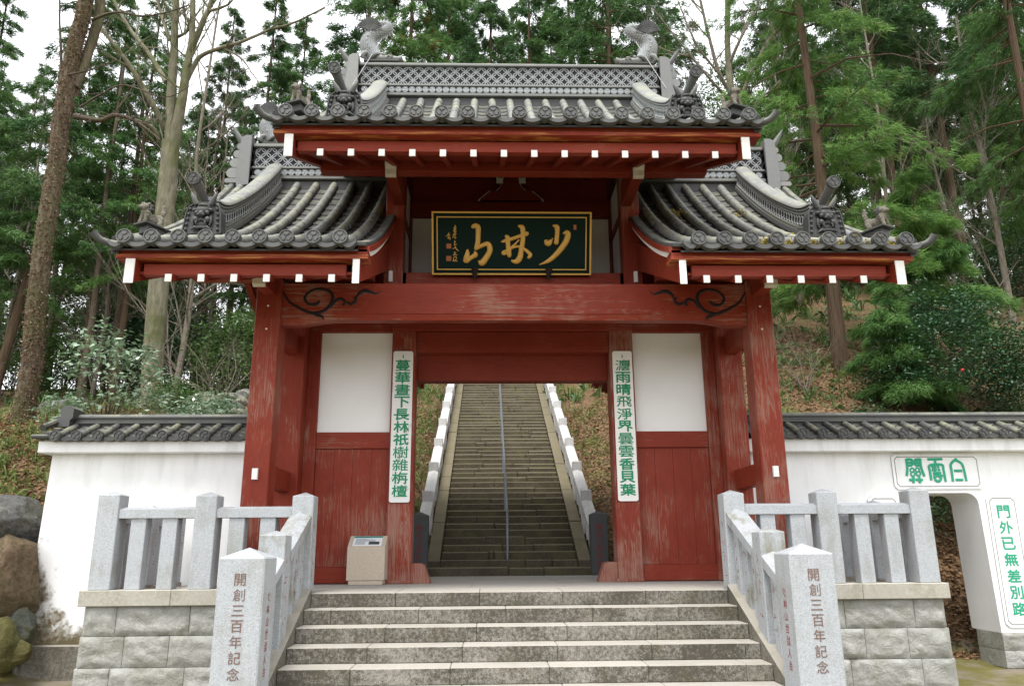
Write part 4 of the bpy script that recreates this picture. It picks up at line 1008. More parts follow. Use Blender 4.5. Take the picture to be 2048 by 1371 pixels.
def rough_block(mb, x0, x1, z0, z1, y, depth, seed, side=None):
    """rock-faced block: a bulging broken face inside a flat margin"""
    n = max(8, int((x1-x0)/.032)); m = 11; vs = []
    for j in range(m+1):
        for i in range(n+1):
            u, v = i/n, j/m; x = x0+(x1-x0)*u; z = z0+(z1-z0)*v; e = min(u, 1-u)*(x1-x0); f = min(v, 1-v)*(z1-z0); q = min(1, min(e, f)/.05)
            d = (.012+.022*noise.fractal(Vector((x*3+seed, z*5, seed)), 1.0, 2.1, 4)+.045*abs(noise.noise(Vector((x*5+seed, z*8+x*4, seed*2.))))+.010*noise.noise(Vector((x*30, z*34, seed))))*q
            vs.append((x, y-d, z) if side is None else (side*(abs(y)+d), x, z))
    fs = [(j*(n+1)+i, j*(n+1)+i+1, (j+1)*(n+1)+i+1, (j+1)*(n+1)+i) for j in range(m) for i in range(n)]
    b = len(vs); per = [i for i in range(n+1)]+[j*(n+1)+n for j in range(1, m+1)]+[m*(n+1)+i for i in range(n-1, -1, -1)]+[j*(n+1) for j in range(m-1, 0, -1)]
    bk = [(vs[i][0], y+depth, vs[i][2]) if side is None else (side*(abs(y)-depth), vs[i][1], vs[i][2]) for i in per]
    fs += [(per[i], per[(i+1) % len(per)], b+(i+1) % len(per), b+i) for i in range(len(per))]+[tuple(range(b, b+len(per)))]
    return mb.add(vs+bk, fs)
for s in (-1, 1):
    PO = thing('podium_wall', (s*3.8, .1, GZ), ('left' if s < 0 else 'right')+' podium wall of rock-faced granite blocks under the stone railing', 'retaining wall')
    zs = [-.125, -.445, -.775, -1.10, -1.40]; random.seed(20+s)
    for r in range(4):
        ed = [2.62, 2.95+.25*(r % 2), 3.75+.2*(r % 2), 4.45+.12*((r+1) % 2), 4.93+.015*r]
        for a, b in zip(ed[:-1], ed[1:]): part('granite_block', rough_block(MB(), *sorted((s*(a+.003), s*(b-.003))), zs[r+1]+.003, zs[r]-.003, .07-.012*r, .3, random.uniform(0, 60)), 'block', PO, 50)
        for a, b in ((.38, 1.0), (1.0, 1.62), (1.62, 2.3)): part('granite_block', rough_block(MB(), a+.003, b-.003, zs[r+1]+.003, zs[r]-.003, 4.93+.015*r, .2, random.uniform(0, 60), s), 'block', PO, 50)
    bx('core', PO, 'kerb', s*2.75, s*4.80, .38, 2.3, -1.7, -.11, b=0)
    for a, b in ((2.46, 3.96), (3.96, 4.985)): bx('coping_slab', PO, 'coping', s*(a+.0015), s*(b-.0015), -.005, .328, -.122, .05, b=.006)
    for a, b in ((.33, 1.3), (1.3, 2.3)): bx('coping_slab', PO, 'coping', s*4.71, s*4.984, a, b-.002, -.122, .049, b=.006)

def cap_post(mb, x0, x1, y0, y1, z0, z1, peak=.045, b=.008):
    x0, x1 = sorted((x0, x1)); mb.box(x0, x1, y0, y1, z0, z1, b=b)
    cx, cy = (x0+x1)/2, (y0+y1)/2; e = b
    return mb.add([(x0+e, y0+e, z1-.0005), (x1-e, y0+e, z1-.0005), (x1-e, y1-e, z1-.0005), (x0+e, y1-e, z1-.0005), (cx, cy, z1+peak)], [(0, 1, 4), (1, 2, 4), (2, 3, 4), (3, 0, 4)])
def marks(mb, n, fn, v0, v1, w, seed):
    """small worn engraved strokes, too faint to read"""
    rnd = random.Random(seed)
    for i in range(n):
        vc = v0+(v1-v0)*(i+.5)/n; h = abs(v1-v0)/n*.55
        for k in range(rnd.randint(2, 4)):
            a = rnd.uniform(-.5, .5)*w; b = rnd.uniform(-.5, .5)*h; L = rnd.uniform(.3, .8)*w; g = rnd.choice((0, 0, math.pi/2, .7, -.7)); c, s_ = math.cos(g)*L/2, math.sin(g)*L/2; t = w*.055
            mb.add([fn(a-c+s_*t/L*2, vc+b-s_-c*t/L*2), fn(a+c+s_*t/L*2, vc+b+s_-c*t/L*2), fn(a+c-s_*t/L*2, vc+b+s_+c*t/L*2), fn(a-c-s_*t/L*2, vc+b-s_+c*t/L*2)], [(0, 1, 2, 3)])
for s in (-1, 1):
    side = 'left' if s < 0 else 'right'
    RA = thing('stone_railing', (s*3.6, .1, 0), side+' grey granite railing with square posts beside the front steps', 'railing')
    P = lambda name, mat, *a, label=None, **k: part(name, cap_post(MB(), *a, **k), mat, RA, 30, label)
    P('post', 'gran', s*4.67, s*4.915, .03, .28, .0505, 1.115); P('post', 'gran', s*3.545, s*3.79, .03, .28, .0505, 1.10); P('post', 'gran', s*2.42, s*2.667, .02, .27, -.02, 1.09)
    for a, b in ((4.355, 4.53), (3.995, 4.17), (3.22, 3.40), (2.86, 3.04)): bx('baluster', RA, 'gran', s*a, s*b, .075, .235, .0505, .845)
    for a, b in ((3.791, 4.669), (2.668, 3.544)):
        mb = MB(); mb.ext([(.055, .846), (.255, .846), (.255, .945), (.155, .975), (.055, .945)], lambda u, v, d: (d, u, v), s*a, s*b); part('rail', mb, 'gran', RA, 20)
    # return along the side
    for i, y in enumerate((1.12, 2.02)):
        P('post', 'gran', s*4.70, s*4.90, y, y+.2, .0505, 1.02); 
        mb = MB(); marks(mb, 4, lambda u, v: (s*4.699, y+.1+u, v), .78, .25, .07, 31+i); part('engraving', mb, 'engr_red', RA, 0)
    for y in (.46, .80, 1.46, 1.76): bx('baluster', RA, 'gran', s*4.73, s*4.87, y, y+.15, .0505, .79)
    for a, b in ((.281, 1.119), (1.321, 2.019)): bx('rail', RA, 'gran', s*4.71, s*4.89, a, b, .791, .90, b=.01)
    # stair flight: middle post, inscribed pillar, sloping rails
    P('post', 'gran_moss', s*2.435, s*2.70, -1.10, -.84, -.62, .625)
    mb = MB(); cap_post(mb, s*2.362, s*2.772, -2.06, -1.66, GZ, .415, .085, .012); part('pillar', mb, 'gran', RA, 30, 'tall inscribed granite pillar at the foot of the '+side+' railing')
    mb = MB(); letters(mb, '開創三百年記念', lambda u, v: (u, -2.0635, v), s*2.570, .29, -.62, .106, .104); part('inscription', mb, 'engr', RA, 0)
    mb = MB(); letters(mb, '少林山世話人会', lambda u, v: (s*2.3605, -1.86+u*s, v), 0, .12, -.62, .085, .085); part('inscription', mb, 'engr_red', RA, 0)
    sl2 = RIS/TRD
    for (ya, yb, za) in ((.019, -.839, .88), (-1.101, -1.659, .40)):
        zb = za+(yb-ya)*sl2; w = .125
        mb = MB(); secs = []
        for y, z in ((ya, za), (yb, zb)): secs.append([(s*2.56-w, y, z-.13), (s*2.56+w, y, z-.13), (s*2.56+w, y, z-.02), (s*2.56, y, z+.025), (s*2.56-w, y, z-.02)])
        part('sloping_rail', mb.sweep(secs), 'gran_moss' if ya > 0 else 'gran', RA, 15)
        nb = 3 if ya > 0 else 2
        for i in range(nb):
            y = ya+(yb-ya)*(i+.5+.02)/nb; zt = za+(y-ya)*sl2-.10; zbm = y*sl2+.03
            bx('baluster', RA, 'gran_moss' if i % 2 else 'gran', s*2.48, s*2.64, y-.075, y+.075, zbm-.08, zt)
            mb = MB(); marks(mb, 3, lambda u, v: (s*2.4785, y+u, v), zt-.12, zbm+.12, .07, int(50+s+i+ya*9)); part('engraving', mb, 'engr_red', RA, 0)
    for i, (y, z0, z1, xx) in enumerate(((.145, .8, .1, 2.4195), (-.97, .45, -.3, 2.4345))):
        mb = MB(); marks(mb, 4, lambda u, v: (s*xx, y+u, v), z0, z1, .09, 70+i+s); part('engraving', mb, 'engr_red', RA, 0)

# ------------------------------------------------------------------ white walls with tiled copings
COVER_W = cover_mesh('cover_tile', .29, .061, .055, 'tile_wall')
def wall_roof(Wl, x0, x1, s, free):
    """little two-sided tiled roof along a wall; free: the end (x) that stands clear"""
    YC = 2.82; n = int(round((x1-x0)/.3105)); sp = (x1-x0)/n
    pan = MB()
    for i in range(n+1):
        a = x0+(i-.5)*sp; b = a+sp
        for sg in (1, -1):
            for j in range(4):
                ya, yb = YC-sg*(.63-.135*j), YC-sg*(.63-.135*(j+1)); za, zb = 2.088+.062*j+.026, 2.088+.062*(j+1)
                us = np.linspace(0, 1, 6); f = lambda y, z: [(a+(b-a)*u, y, z-.16*u*(1-u)) for u in us]
                A, B, Cc = f(ya, za), f(yb, zb), f(ya, za-.035); m = len(us); pan.add(A+B+Cc, [(k, k+1, m+k+1, m+k) for k in range(m-1)]+[(2*m+k, 2*m+k+1, k+1, k) for k in range(m-1)])
    pan.box(x0-.1, x1+.1, YC-.57, YC+.57, 2.045, 2.062, b=0); pan.box(x0-.05, x1+.05, YC-.24, YC+.24, 2.061, 2.17, b=0)
    rf = part('coping_roof', pan, 'tile_wall', Wl, 45); rf['kind'] = 'stuff'
    for i in range(n+1):
        x = x0+i*sp
        if abs(x) < 3.95: continue
        for j in range(2):
            yy = YC-.50+.255*j; link('cover_tile', COVER_W, rf, (x+random.uniform(-.005, .005), yy, 2.140+.117*j), (math.atan(.46), 0, random.uniform(-.03, .03)))
            link('cover_tile', COVER_W, rf, (x, 2*YC-yy, 2.140+.117*j), (math.atan(.46), 0, math.pi))
        link('eave_tile', DISC_W, rf, (x, YC-.685, 2.105), (R_(-6), random.uniform(-.3, .3), 0), (.90, 1, .90))
    for i in range(n): link('eave_lip', LIP_W, rf, (x0+(i+.5)*sp, YC-.635, 2.098), (R_(-4), 0, 0), (sp/TS, 1, .8))
    xa, xb = x0-(.03 if free < 0 else -.0), x1+(.03 if free > 0 else 0)
    for hw, z0, z1 in ((.135, 2.36, 2.40), (.12, 2.402, 2.44), (.13, 2.442, 2.475)): bx('ridge_course', rf, 'tile_wall', xa, xb, YC-hw, YC+hw, z0, z1, b=.006)
    bx('ridge_bed', rf, 'tile_dark', xa, xb, YC-.10, YC+.10, 2.165, 2.359, b=0)
    secs = [[(x, YC+.11*math.cos(a), 2.476+.05*math.sin(a)) for a in np.linspace(0, math.pi, 9)] for x in (xa, xb)]
    part('ridge_cap', MB().sweep(secs), 'tile', rf, 40)
    return rf
# left wall: free end on the far left
WL = thing('white_wall', (-5.4, 2.6, GZ), 'white plastered wall left of the gate, its foot stained brown and mossy', 'wall')
XL = -6.86
part('wall', MB().ext([(XL-.05, -.78), (-3.5, -.78), (-3.5, 1.872), (XL+.02, 1.872)], lambda u, v, d: (u, d, v), 2.45, 3.17), 'plaster_stain', WL, 0)
part('footing', MB().box(XL-.10, -3.6, 2.40, 3.22, -1.6, -.782, b=.02), 'kerb', WL)
part('cornice', MB().box(XL-.10, -3.52, 2.25, 3.39, 1.873, 2.044, b=.01), 'plaster', WL)
random.seed(31); rf = wall_roof(WL, -6.68, -3.6, -1, -1)
mb = MB(); mb.ext([(-6.98, 2.30), (-6.72, 2.30), (-6.72, 2.40), (-6.68, 2.44), (-6.68, 2.58), (-6.74, 2.63), (-6.84, 2.62), (-6.88, 2.55), (-6.86, 2.47), (-6.95, 2.42)], lambda u, v, d: (u, d, v), 2.56, 2.88); part('ridge_end', mb, 'tile', rf, 40)
for j in range(3): part('corner_tile', MB().box(-7.02+.07*j, -6.76, 2.12+.15*j, 2.36+.15*j, 2.07+.07*j, 2.125+.07*j, b=.015), 'tile_wall', rf)
mb = MB(); mb.tube([(-6.93, 2.25, 2.24), (-6.93, 2.6, 2.38)], .05, 9); part('corner_tile', mb, 'tile_wall', rf, 40)
# right wall with an arched passage
WR = thing('white_wall', (7.5, 2.6, GZ), 'white plastered wall with arched passage right of the gate', 'wall')
def arch(x0, x1, zt, r, n=6):
    return [(x0+r-r*math.cos(a), zt-r+r*math.sin(a)) for a in np.linspace(0, math.pi/2, n)]+[(x1-r+r*math.sin(a), zt-r+r*math.cos(a)) for a in np.linspace(0, math.pi/2, n)]
ax0, ax1 = 5.93, 7.02
out = [(3.5, -.76), (ax0-.02, -.76)]+arch(ax0, ax1, 1.235, .17)+[(ax1+.04, -.76), (12, -.76), (12, 1.846), (3.5, 1.846)]
part('wall', MB().ext(out, lambda u, v, d: (u, d, v), 2.45, 3.17), 'plaster', WR, 25)
part('cornice', MB().box(3.52, 12, 2.25, 3.39, 1.847, 2.044, b=.01), 'plaster', WR)
for (a, b) in ((3.6, ax0-.03), (ax1+.03, 12)):
    ed = np.arange(a, b+.01, .45); ed[-1] = b
    for r, (z0, z1) in enumerate(((-1.24, -1.0), (-.997, -.765))):
        for i in range(len(ed)-1):
            x, y = ed[i]+(.12 if r and i else 0), ed[i+1]+(.12 if r and i < len(ed)-2 else 0)
            part('footing_stone', rough_block(MB(), x+.003, y-.003, z0+.003, z1, 2.43, .62, i*3+r), 'block', WR, 50)
random.seed(33); wall_roof(WR, 3.70, 12.0, 1, 0)
def wall_plaque(name, label, x0, x1, z0, z1, c, grp):
    o = thing(name, ((x0+x1)/2, 2.44, z0), label, 'plaque', grp)
    def oct_(e, k): return [(x0+e+k, z0+e), (x1-e-k, z0+e), (x1-e, z0+e+k), (x1-e, z1-e-k), (x1-e-k, z1-e), (x0+e+k, z1-e), (x0+e, z1-e-k), (x0+e, z0+e+k)]
    part('backing', MB().ext(oct_(0, c), lambda u, v, d: (u, d, v), 2.4495, 2.43), 'plaster', o, 20)
    mb = MB(); a = oct_(.045, c*.8); 
    for i in range(8):
        p, q = a[i], a[(i+1) % 8]; mb.tube([(p[0], 2.43, p[1]), (q[0], 2.43, q[1])], .007, 5)
        p, q = oct_(.004, c)[i], oct_(.004, c)[(i+1) % 8]; mb.tube([(p[0], 2.443, p[1]), (q[0], 2.443, q[1])], .007, 5)
    part('raised_border', mb, 'groove', o, 30); return o
o = wall_plaque('wall_plaque', 'white wall plaque with three green seal characters above the arched passage', 5.76, 7.12, 1.29, 1.82, .05, None)
def ws(a, b): q = at(1560+a/3.807, 890+b/3.807, 2.424); return (float(q[0]), 2.424, float(q[2]))
SEAL = {'white': [[(1318, 275), (1308, 200), (1300, 150), (1318, 122), (1340, 115), (1370, 128), (1390, 150), (1405, 200), (1420, 272)], [(1338, 97), (1340, 113)], [(1326, 193), (1386, 193)], [(1338, 262), (1394, 262)]],
 'cloud': [[(1124, 106), (1236, 104)], [(1180, 106), (1185, 206)], [(1153, 266), (1142, 195), (1140, 152), (1230, 146), (1244, 180), (1262, 276)], [(1156, 166), (1170, 166)], [(1198, 163), (1213, 163)], [(1158, 188), (1174, 188)], [(1201, 186), (1219, 186)], [(1166, 211), (1226, 209)], [(1168, 232), (1238, 230)], [(1176, 236), (1186, 264), (1205, 273), (1222, 260), (1224, 234)]],
 'pass': [[(960, 103), (970, 175), (965, 232)], [(962, 107), (1004, 110), (1006, 150)], [(966, 130), (1004, 130)], [(970, 153), (1006, 152)], [(1066, 100), (1074, 165), (1100, 236)], [(1026, 110), (1064, 105)], [(1026, 110), (1029, 152)], [(1029, 130), (1066, 128)], [(1030, 152), (1070, 150)], [(984, 264), (1028, 256)], [(1014, 234), (1018, 286)], [(1034, 260), (1086, 262)], [(1058, 232), (1066, 286)]]}
for k, sts in SEAL.items():
    mb = MB()
    for i, st in enumerate(sts): Q = smooth([(*p, 0) for p in st], 4) if len(st) > 2 else [(*p, 0) for p in st]; mb.tube([tuple(np.array(ws(q[0], q[1]))-np.array((0, .0006*i, 0))) for q in Q], .0195, 8, flat=((0, 1, 0), .25))
    if k == 'pass':
        for j, (cx, cy, r) in enumerate(((1006, 188, 15), (1046, 186, 15), (1012, 217, 16), (1054, 214, 16))): mb.tube([tuple(np.array(ws(cx+r*math.cos(a), cy+r*math.sin(a)))-np.array((0, .002+.0006*j, 0))) for a in np.linspace(0, 2*math.pi, 13)], .012, 6, cap=False, flat=((0, 1, 0), .25))
    part('green_character', mb, 'green2', o, 60)
o = wall_plaque('wall_plaque', 'tall narrow white wall plaque with seven green characters right of the arched passage', 7.13, 7.60, -.69, 1.20, .06, None)
mb = MB(); letters(mb, '門外已無差別路', lambda u, v: (u, 2.4275, v), 7.365, 1.07, -.55, .20, .185, .004); part('inscription', mb, 'green2', o, 0)
o = wall_plaque('wall_plaque', 'narrow white wall plaque left of the arched passage, mostly behind the railing', 5.32, 5.79, -.69, 1.20, .06, None)

# ------------------------------------------------------------------ long stairway behind the gate
T2, R2, Y2 = .29, .14, 5.2
ST = thing('hill_stairway', (0, Y2, 0), 'long steep flight of old brown stone steps climbing behind the gate', None, None, 'structure')
random.seed(11); NST = 64
for k in range(NST):
    y = Y2+k*T2+random.uniform(-.012, .012); z1 = (k+1)*R2+random.uniform(-.010, .010); hw = 1.27 if k else 1.52
    if k < 46:
        c = sorted(random.uniform(-.75, .85) for _ in range(random.choice((1, 2, 2))))
        ed = [-hw]+c+[hw]
        for a, b in zip(ed[:-1], ed[1:]):
            if b-a < .05: continue
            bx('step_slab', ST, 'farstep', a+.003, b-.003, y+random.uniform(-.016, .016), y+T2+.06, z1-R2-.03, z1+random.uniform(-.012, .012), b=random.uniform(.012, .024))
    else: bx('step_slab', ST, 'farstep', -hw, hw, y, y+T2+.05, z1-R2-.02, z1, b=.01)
SLP = R2/T2
for s in (-1, 1):
    L = NST*T2
    nk = 24
    for i in range(nk):
        a, b = i*L/nk, (i+1)*L/nk; mb = MB(); e = random.uniform(-.012, .012)
        mb.ext([(Y2+.25+a, .10+a*SLP+.16+e), (Y2+.25+b-.008, .10+(b-.008)*SLP+.16+e), (Y2+.25+b-.008, (b)*SLP-.9), (Y2+.25+a, a*SLP-.9)], lambda u, v, d: (d, u, v), s*1.272, s*1.50); part('kerb_stone', mb, 'farstep', ST, 20)
    BA = thing('stone_balustrade', (s*1.62, Y2, 0), ('left' if s < 0 else 'right')+' pale stone balustrade running up the long stairway', 'balustrade')
    mb = MB(); cap_post(mb, s*1.47, s*1.77, Y2-.12, Y2+.18, 0, 1.07, .06); part('pillar', mb, 'gran_dark', BA, 30, 'dark grey inscribed pillar at the foot of the balustrade')
    mb = MB(); letters(mb, '開創三百年記念', lambda u, v: (u, Y2-.1235, v), s*1.62, .90, .02, .10, .10); part('inscription', mb, 'engr_red', BA, 0)
    pys = [Y2+.18+1.56*(i+1) for i in range(11)]; prev = Y2+.18
    for i, y in enumerate(pys):
        zb = (y-Y2)*SLP
        part('post', cap_post(MB(), s*1.52, s*1.73, y-.10, y+.10, zb-.1, zb+.78, .02), 'gran_far', BA, 30)
        ya, yb = prev, y-.10; za, zc = (ya-Y2)*SLP+.60, (yb-Y2)*SLP+.60
        secs = [[(s*1.515, q, z-.12), (s*1.735, q, z-.12), (s*1.735, q, z), (s*1.625, q, z+.035), (s*1.515, q, z)] for q, z in ((ya, za), (yb, zc))]
        part('rail', MB().sweep(secs), 'gran_far', BA, 15)
        for j in range(3):
            q = ya+(yb-ya)*(j+.5)/3; zz = (q-Y2)*SLP; bx('baluster', BA, 'gran_far', s*1.555, s*1.695, q-.07, q+.07, zz-.05, zz+.50)
        prev = y+.10
HR = thing('handrail', (-.03, Y2+T2, 0), 'thin grey steel handrail down the middle of the long stairway', 'handrail')
P = [(-.03, Y2+T2*1.2, R2*2), (-.03, Y2+T2*1.2, R2*2+.80), (-.03, Y2+T2*1.5, R2*2+.90)]+[(-.03, Y2+T2*k, R2*k+.93) for k in range(4, NST, 4)]
part('rail', MB().tube(P, .020, 8), 'metal', HR, 50)
for k in range(8, NST, 7): part('post', MB().tube([(-.03, Y2+T2*(k+.5), R2*(k+1)), (-.03, Y2+T2*(k+.5), R2*(k+.5)+.93)], .02, 8), 'metal', HR, 50)

# ------------------------------------------------------------------ terrain
def sm(a, b, x): t = np.clip((x-a)/(b-a), 0, 1); return t*t*(3-2*t)
def terrain(x, y):
    x = np.asarray(x, float); y = np.asarray(y, float)
    st = np.where(y < Y2, -.3, np.minimum((y-Y2)*SLP, 14+(y-34)*.2))
    C0 = st-.55; C1 = st+.35*sm(5, 7, y)-.1
    Rr = np.interp(y, [2.6, 3.6, 5.5, 7, 9, 12, 16, 30, 60, 120], [-1.25, -1.15, 1.0, 2.9, 4.3, 6.0, 8.4, 14.5, 21, 27])
    Ll = np.interp(y, [1.2, 2.5, 2.7, 3.2, 6, 7.5, 9, 14, 26, 60, 120], [-1.25, -1.2, -.3, .4, 2.3, 3.15, 3.7, 5.1, 8.2, 13.5, 20])
    Fl = np.interp(y, [1.2, 2.2, 3.4, 5, 7, 9, 12, 26, 60, 120], [-1.25, -.6, .8, 2.3, 3.25, 3.65, 4.1, 7.6, 12.5, 18])
    cen = C0+(C1-C0)*sm(1.35, 2.2, np.abs(x))
    z = np.where(x > 0, cen+(Rr-cen)*sm(2.2, 5.5, x), cen+(Ll-cen)*sm(2.2, 5.5, -x))
    z = z+(Fl-z)*sm(6.6, 8.6, -x)
    flat = -1.245
    front = sm(2.5, 3.0, y)
    z = np.where(x > -6.6, flat+(z-flat)*np.where(np.abs(x) < 4.7, sm(5.0, 5.3, y), front), z)
    z = np.where((y < 1.2), flat, z)
    return z
def tz(x, y): 
    b = float(terrain(x, y)); return b+ (bumpf(x, y) if b > -1.1 else 0)
def bumpf(x, y):
    a = .16*noise.fractal(Vector((x*.35, y*.35, 3.1)), 1, 2, 3)+.05*noise.noise(Vector((x*1.9, y*1.9, 7)))
    return a*float(sm(1.9, 3.2, abs(x)))
xs = np.concatenate([np.linspace(-220, -30, 14)[:-1], np.linspace(-30, -13, 25)[:-1], np.linspace(-13, 13, 131), np.linspace(13, 30, 25)[1:], np.linspace(30, 220, 14)[1:]])
ys = np.concatenate([np.linspace(-150, -6, 10)[:-1], np.linspace(-6, 1, 12)[:-1], np.linspace(1, 20, 115), np.linspace(20, 70, 60)[1:], np.linspace(70, 300, 14)[1:]])
XX, YY = np.meshgrid(xs, ys); ZZ = terrain(XX, YY); V = []
for i in range(len(ys)):
    for j in range(len(xs)):
        z = ZZ[i, j]; V.append((xs[j], ys[i], z+(bumpf(xs[j], ys[i]) if z > -1.1 else .008*noise.noise(Vector((xs[j]*2, ys[i]*2, 1))))))
n = len(xs); F_ = [(i*n+j, i*n+j+1, (i+1)*n+j+1, (i+1)*n+j) for i in range(len(ys)-1) for j in range(n-1)]
m = bpy.data.meshes.new('ground'); m.from_pydata(V, [], F_); m.materials.append(MT['ground']); m.polygons.foreach_set('use_smooth', [True]*len(m.polygons)); m.update()
tag(link('ground', m), 'leaf-strewn hillside and mossy yard', None, None, 'structure')

# ------------------------------------------------------------------ plants
rng = np.random.default_rng(42)
def leafmesh(name, V, mat, tint):
    """V: (N, k, 3) one polygon per leaf"""
    N, k, _ = V.shape; m = bpy.data.meshes.new(name); m.vertices.add(N*k); m.vertices.foreach_set('co', V.astype(np.float32).ravel())
    m.loops.add(N*k); m.loops.foreach_set('vertex_index', np.arange(N*k, dtype=np.int32)); m.polygons.add(N)
    m.polygons.foreach_set('loop_start', np.arange(0, N*k, k, dtype=np.int32)); m.polygons.foreach_set('loop_total', np.full(N, k, dtype=np.int32))
    a = m.attributes.new('tint', 'FLOAT', 'POINT'); a.data.foreach_set('value', np.repeat(tint, k).astype(np.float32))
    m.materials.append(MT[mat]); m.update(calc_edges=True); return m
def norm(a): return a/np.maximum(1e-9, np.linalg.norm(a, axis=-1, keepdims=True))
def blades(P, D, nb, L, Wd, spread, droop=.0):
    """nb thin triangles fanning out of each point P along D"""
    N = len(P); P = np.repeat(P, nb, 0); D = np.repeat(D, nb, 0)
    d = norm(D+rng.normal(0, spread, D.shape)); d[:, 2] -= droop; d = norm(d); s = norm(np.cross(d, rng.normal(0, 1, d.shape)))
    l = L*rng.uniform(.55, 1.25, (len(P), 1)); P = P+rng.normal(0, L*.22, P.shape)
    return np.stack([P-s*Wd/2, P+s*Wd/2, P+d*l], 1)
def leaves(P, nl, R, L, Wd, flat=.6):
    """nl diamond leaves scattered within R of each P"""
    P = np.repeat(P, nl, 0); P = P+rng.normal(0, 1, P.shape)*R*np.array([1, 1, .75])
    d = norm(rng.normal(0, 1, P.shape)*np.array([1, 1, 1-flat])+np.array([0, 0, -.15])); up = norm(rng.normal(0, .5, P.shape)+np.array([0, 0, 1.])); s = norm(np.cross(d, up))
    l = L*rng.uniform(.6, 1.3, (len(P), 1)); w = Wd*rng.uniform(.7, 1.2, (len(P), 1))
    return np.stack([P, P+d*l*.5+s*w*.5, P+d*l, P+d*l*.5-s*w*.5], 1)

def trunk_tube(mb, pts, r0, r1, n=10, flare=.35, wob=.03, seed=0):
    A = np.array(smooth(pts, 6)); m_ = len(A); rad = []
    for i in range(m_):
        t = i/(m_-1); r = r0+(r1-r0)*t**.85; rad.append(r*(1+flare*max(0, 1-t*9)**2))
        A[i, :2] += np.array([noise.noise(Vector((i*.35, seed, 1))), noise.noise(Vector((i*.35, seed, 9)))])*wob
    mb.tube([tuple(a) for a in A], rad, n, cap=True); return A, rad

def cedar(name, seed, H, z0, R, nbr, sub, nb, L, Wd, mat='cedar', rt=.28, low=.55, bark_='bark_cedar', top=.12):
    global rng
    rng = np.random.default_rng(seed); wood = MB(); trunk_tube(wood, [(0, 0, -.6), (0, 0, 0), (.05, .0, H*.3), (-.04, .05, H*.6), (0, 0, H)], rt, .03, 10, seed=seed)
    T, D, tint = [], [], []
    for b in range(nbr):
        f = (b+rng.uniform(0, 1))/nbr; h = z0+(H-z0)*f**.9; a = rng.uniform(0, 2*math.pi)
        l = R*(low+(1-low)*min(1, f*4))*(1-f*(1-top))*rng.uniform(.55, 1.15); up = rng.uniform(-.25, .45); dr = rng.uniform(.15, .6); dead = rng.uniform() < .09
        def bp(t): return np.array([math.cos(a)*l*t, math.sin(a)*l*t, h+l*(up*t-dr*t*t)])
        wood.tube([tuple(bp(t)) for t in (0, .35, .7, 1)], [max(.012, .035*l/2.5*rt/.28), .022*l/2.5+.004, .012, .004], 4, cap=False)
        tb = rng.uniform(0, .75)
        lat = np.array([-math.sin(a), math.cos(a), 0]); out_ = np.array([math.cos(a), math.sin(a), 0])
        if dead: continue
        ns = max(4, int(sub*l/R*rng.uniform(.7, 1.3)))
        for k in range(ns):
            t = rng.uniform(.22, 1.02); side = rng.uniform(-1, 1)*.42*l*(1.05-t*.75); p = bp(t)+lat*side+np.array([0, 0, -abs(side)*.28-rng.uniform(0, .10)])
            T.append(p); D.append(out_*.8+lat*np.sign(side)*.55+np.array([0, 0, -.42])); tint.append(np.clip(tb+rng.uniform(-.15, .25), 0, .86) if rng.uniform() > .07 else .97)
    T, D, tint = np.array(T), np.array(D), np.array(tint)
    V = blades(T, D, nb, L, Wd, .45, .12)
    return wood.mesh(name+'_trunk', bark_, 50), leafmesh(name+'_crown', V, mat, np.repeat(tint, nb))

CED = [cedar('cedar', 100+i, 24, 4.5+i, 3.7+.4*(i % 3), 100, 58, 20, .31, .038, ('cedar_dk', 'cedar', 'cedar', 'cedar_dk')[i % 4]) for i in range(4)]
FAR = [cedar('far_cedar', 200+i, 23, 3.0, 3.8, 70, 32, 16, .52, .085, ('cedar_dk', 'cedar')[i % 2]) for i in range(3)]
NEAR = cedar('near_cedar', 301, 19, 2.3, 4.4, 84, 76, 26, .26, .022, 'cedar_lt', .30, .75)
NEAR2 = cedar('near_cedar', 305, 21, 4.0, 4.2, 80, 72, 22, .28, .026, 'cedar', .30, .7)
YNG = cedar('young_cedar', 401, 5.2, .5, 2.0, 62, 90, 26, .24, .016, 'cedar_lt', .07, .8)
YNG2 = cedar('young_cedar', 402, 4.2, .4, 1.7, 56, 80, 24, .24, .017, 'cedar', .06, .8)

def tree(name, label, cat, group, x, y, wood, crown, rz=0, sc=1.0, z=None, tilt=(0, 0)):
    o = bpy.data.objects.new(name, None); COL.objects.link(o); tag(o, label, cat, group)
    for n_, m_ in (('trunk', wood), ('crown', crown)):
        if m_ is None: continue
        c = bpy.data.objects.new(n_, m_); COL.objects.link(c); c.parent = o
        if n_ == 'crown': c['kind'] = 'stuff'
    o.location = (x, y, tz(x, y) if z is None else z); o.rotation_euler = (tilt[0], tilt[1], rz); o.scale = (sc,)*3 if not isinstance(sc, tuple) else sc
    return o
def px(x, y, Y): q = at(x, y, Y); return float(q[0])

ORD = 'first second third fourth fifth sixth seventh eighth ninth tenth eleventh twelfth thirteenth fourteenth fifteenth sixteenth seventeenth eighteenth nineteenth twentieth twenty-first twenty-second twenty-third twenty-fourth twenty-fifth twenty-sixth twenty-seventh twenty-eighth twenty-ninth thirtieth'.split()
def rank(objs, text):
    """labels by order from left to right as seen by the camera"""
    def key(o):
        d = np.array(o.location)-CAM; return float(d@CR)/float(d@CF)
    for i, o in enumerate(sorted(objs, key=key)): o['label'] = text % ORD[i]
RK = {}
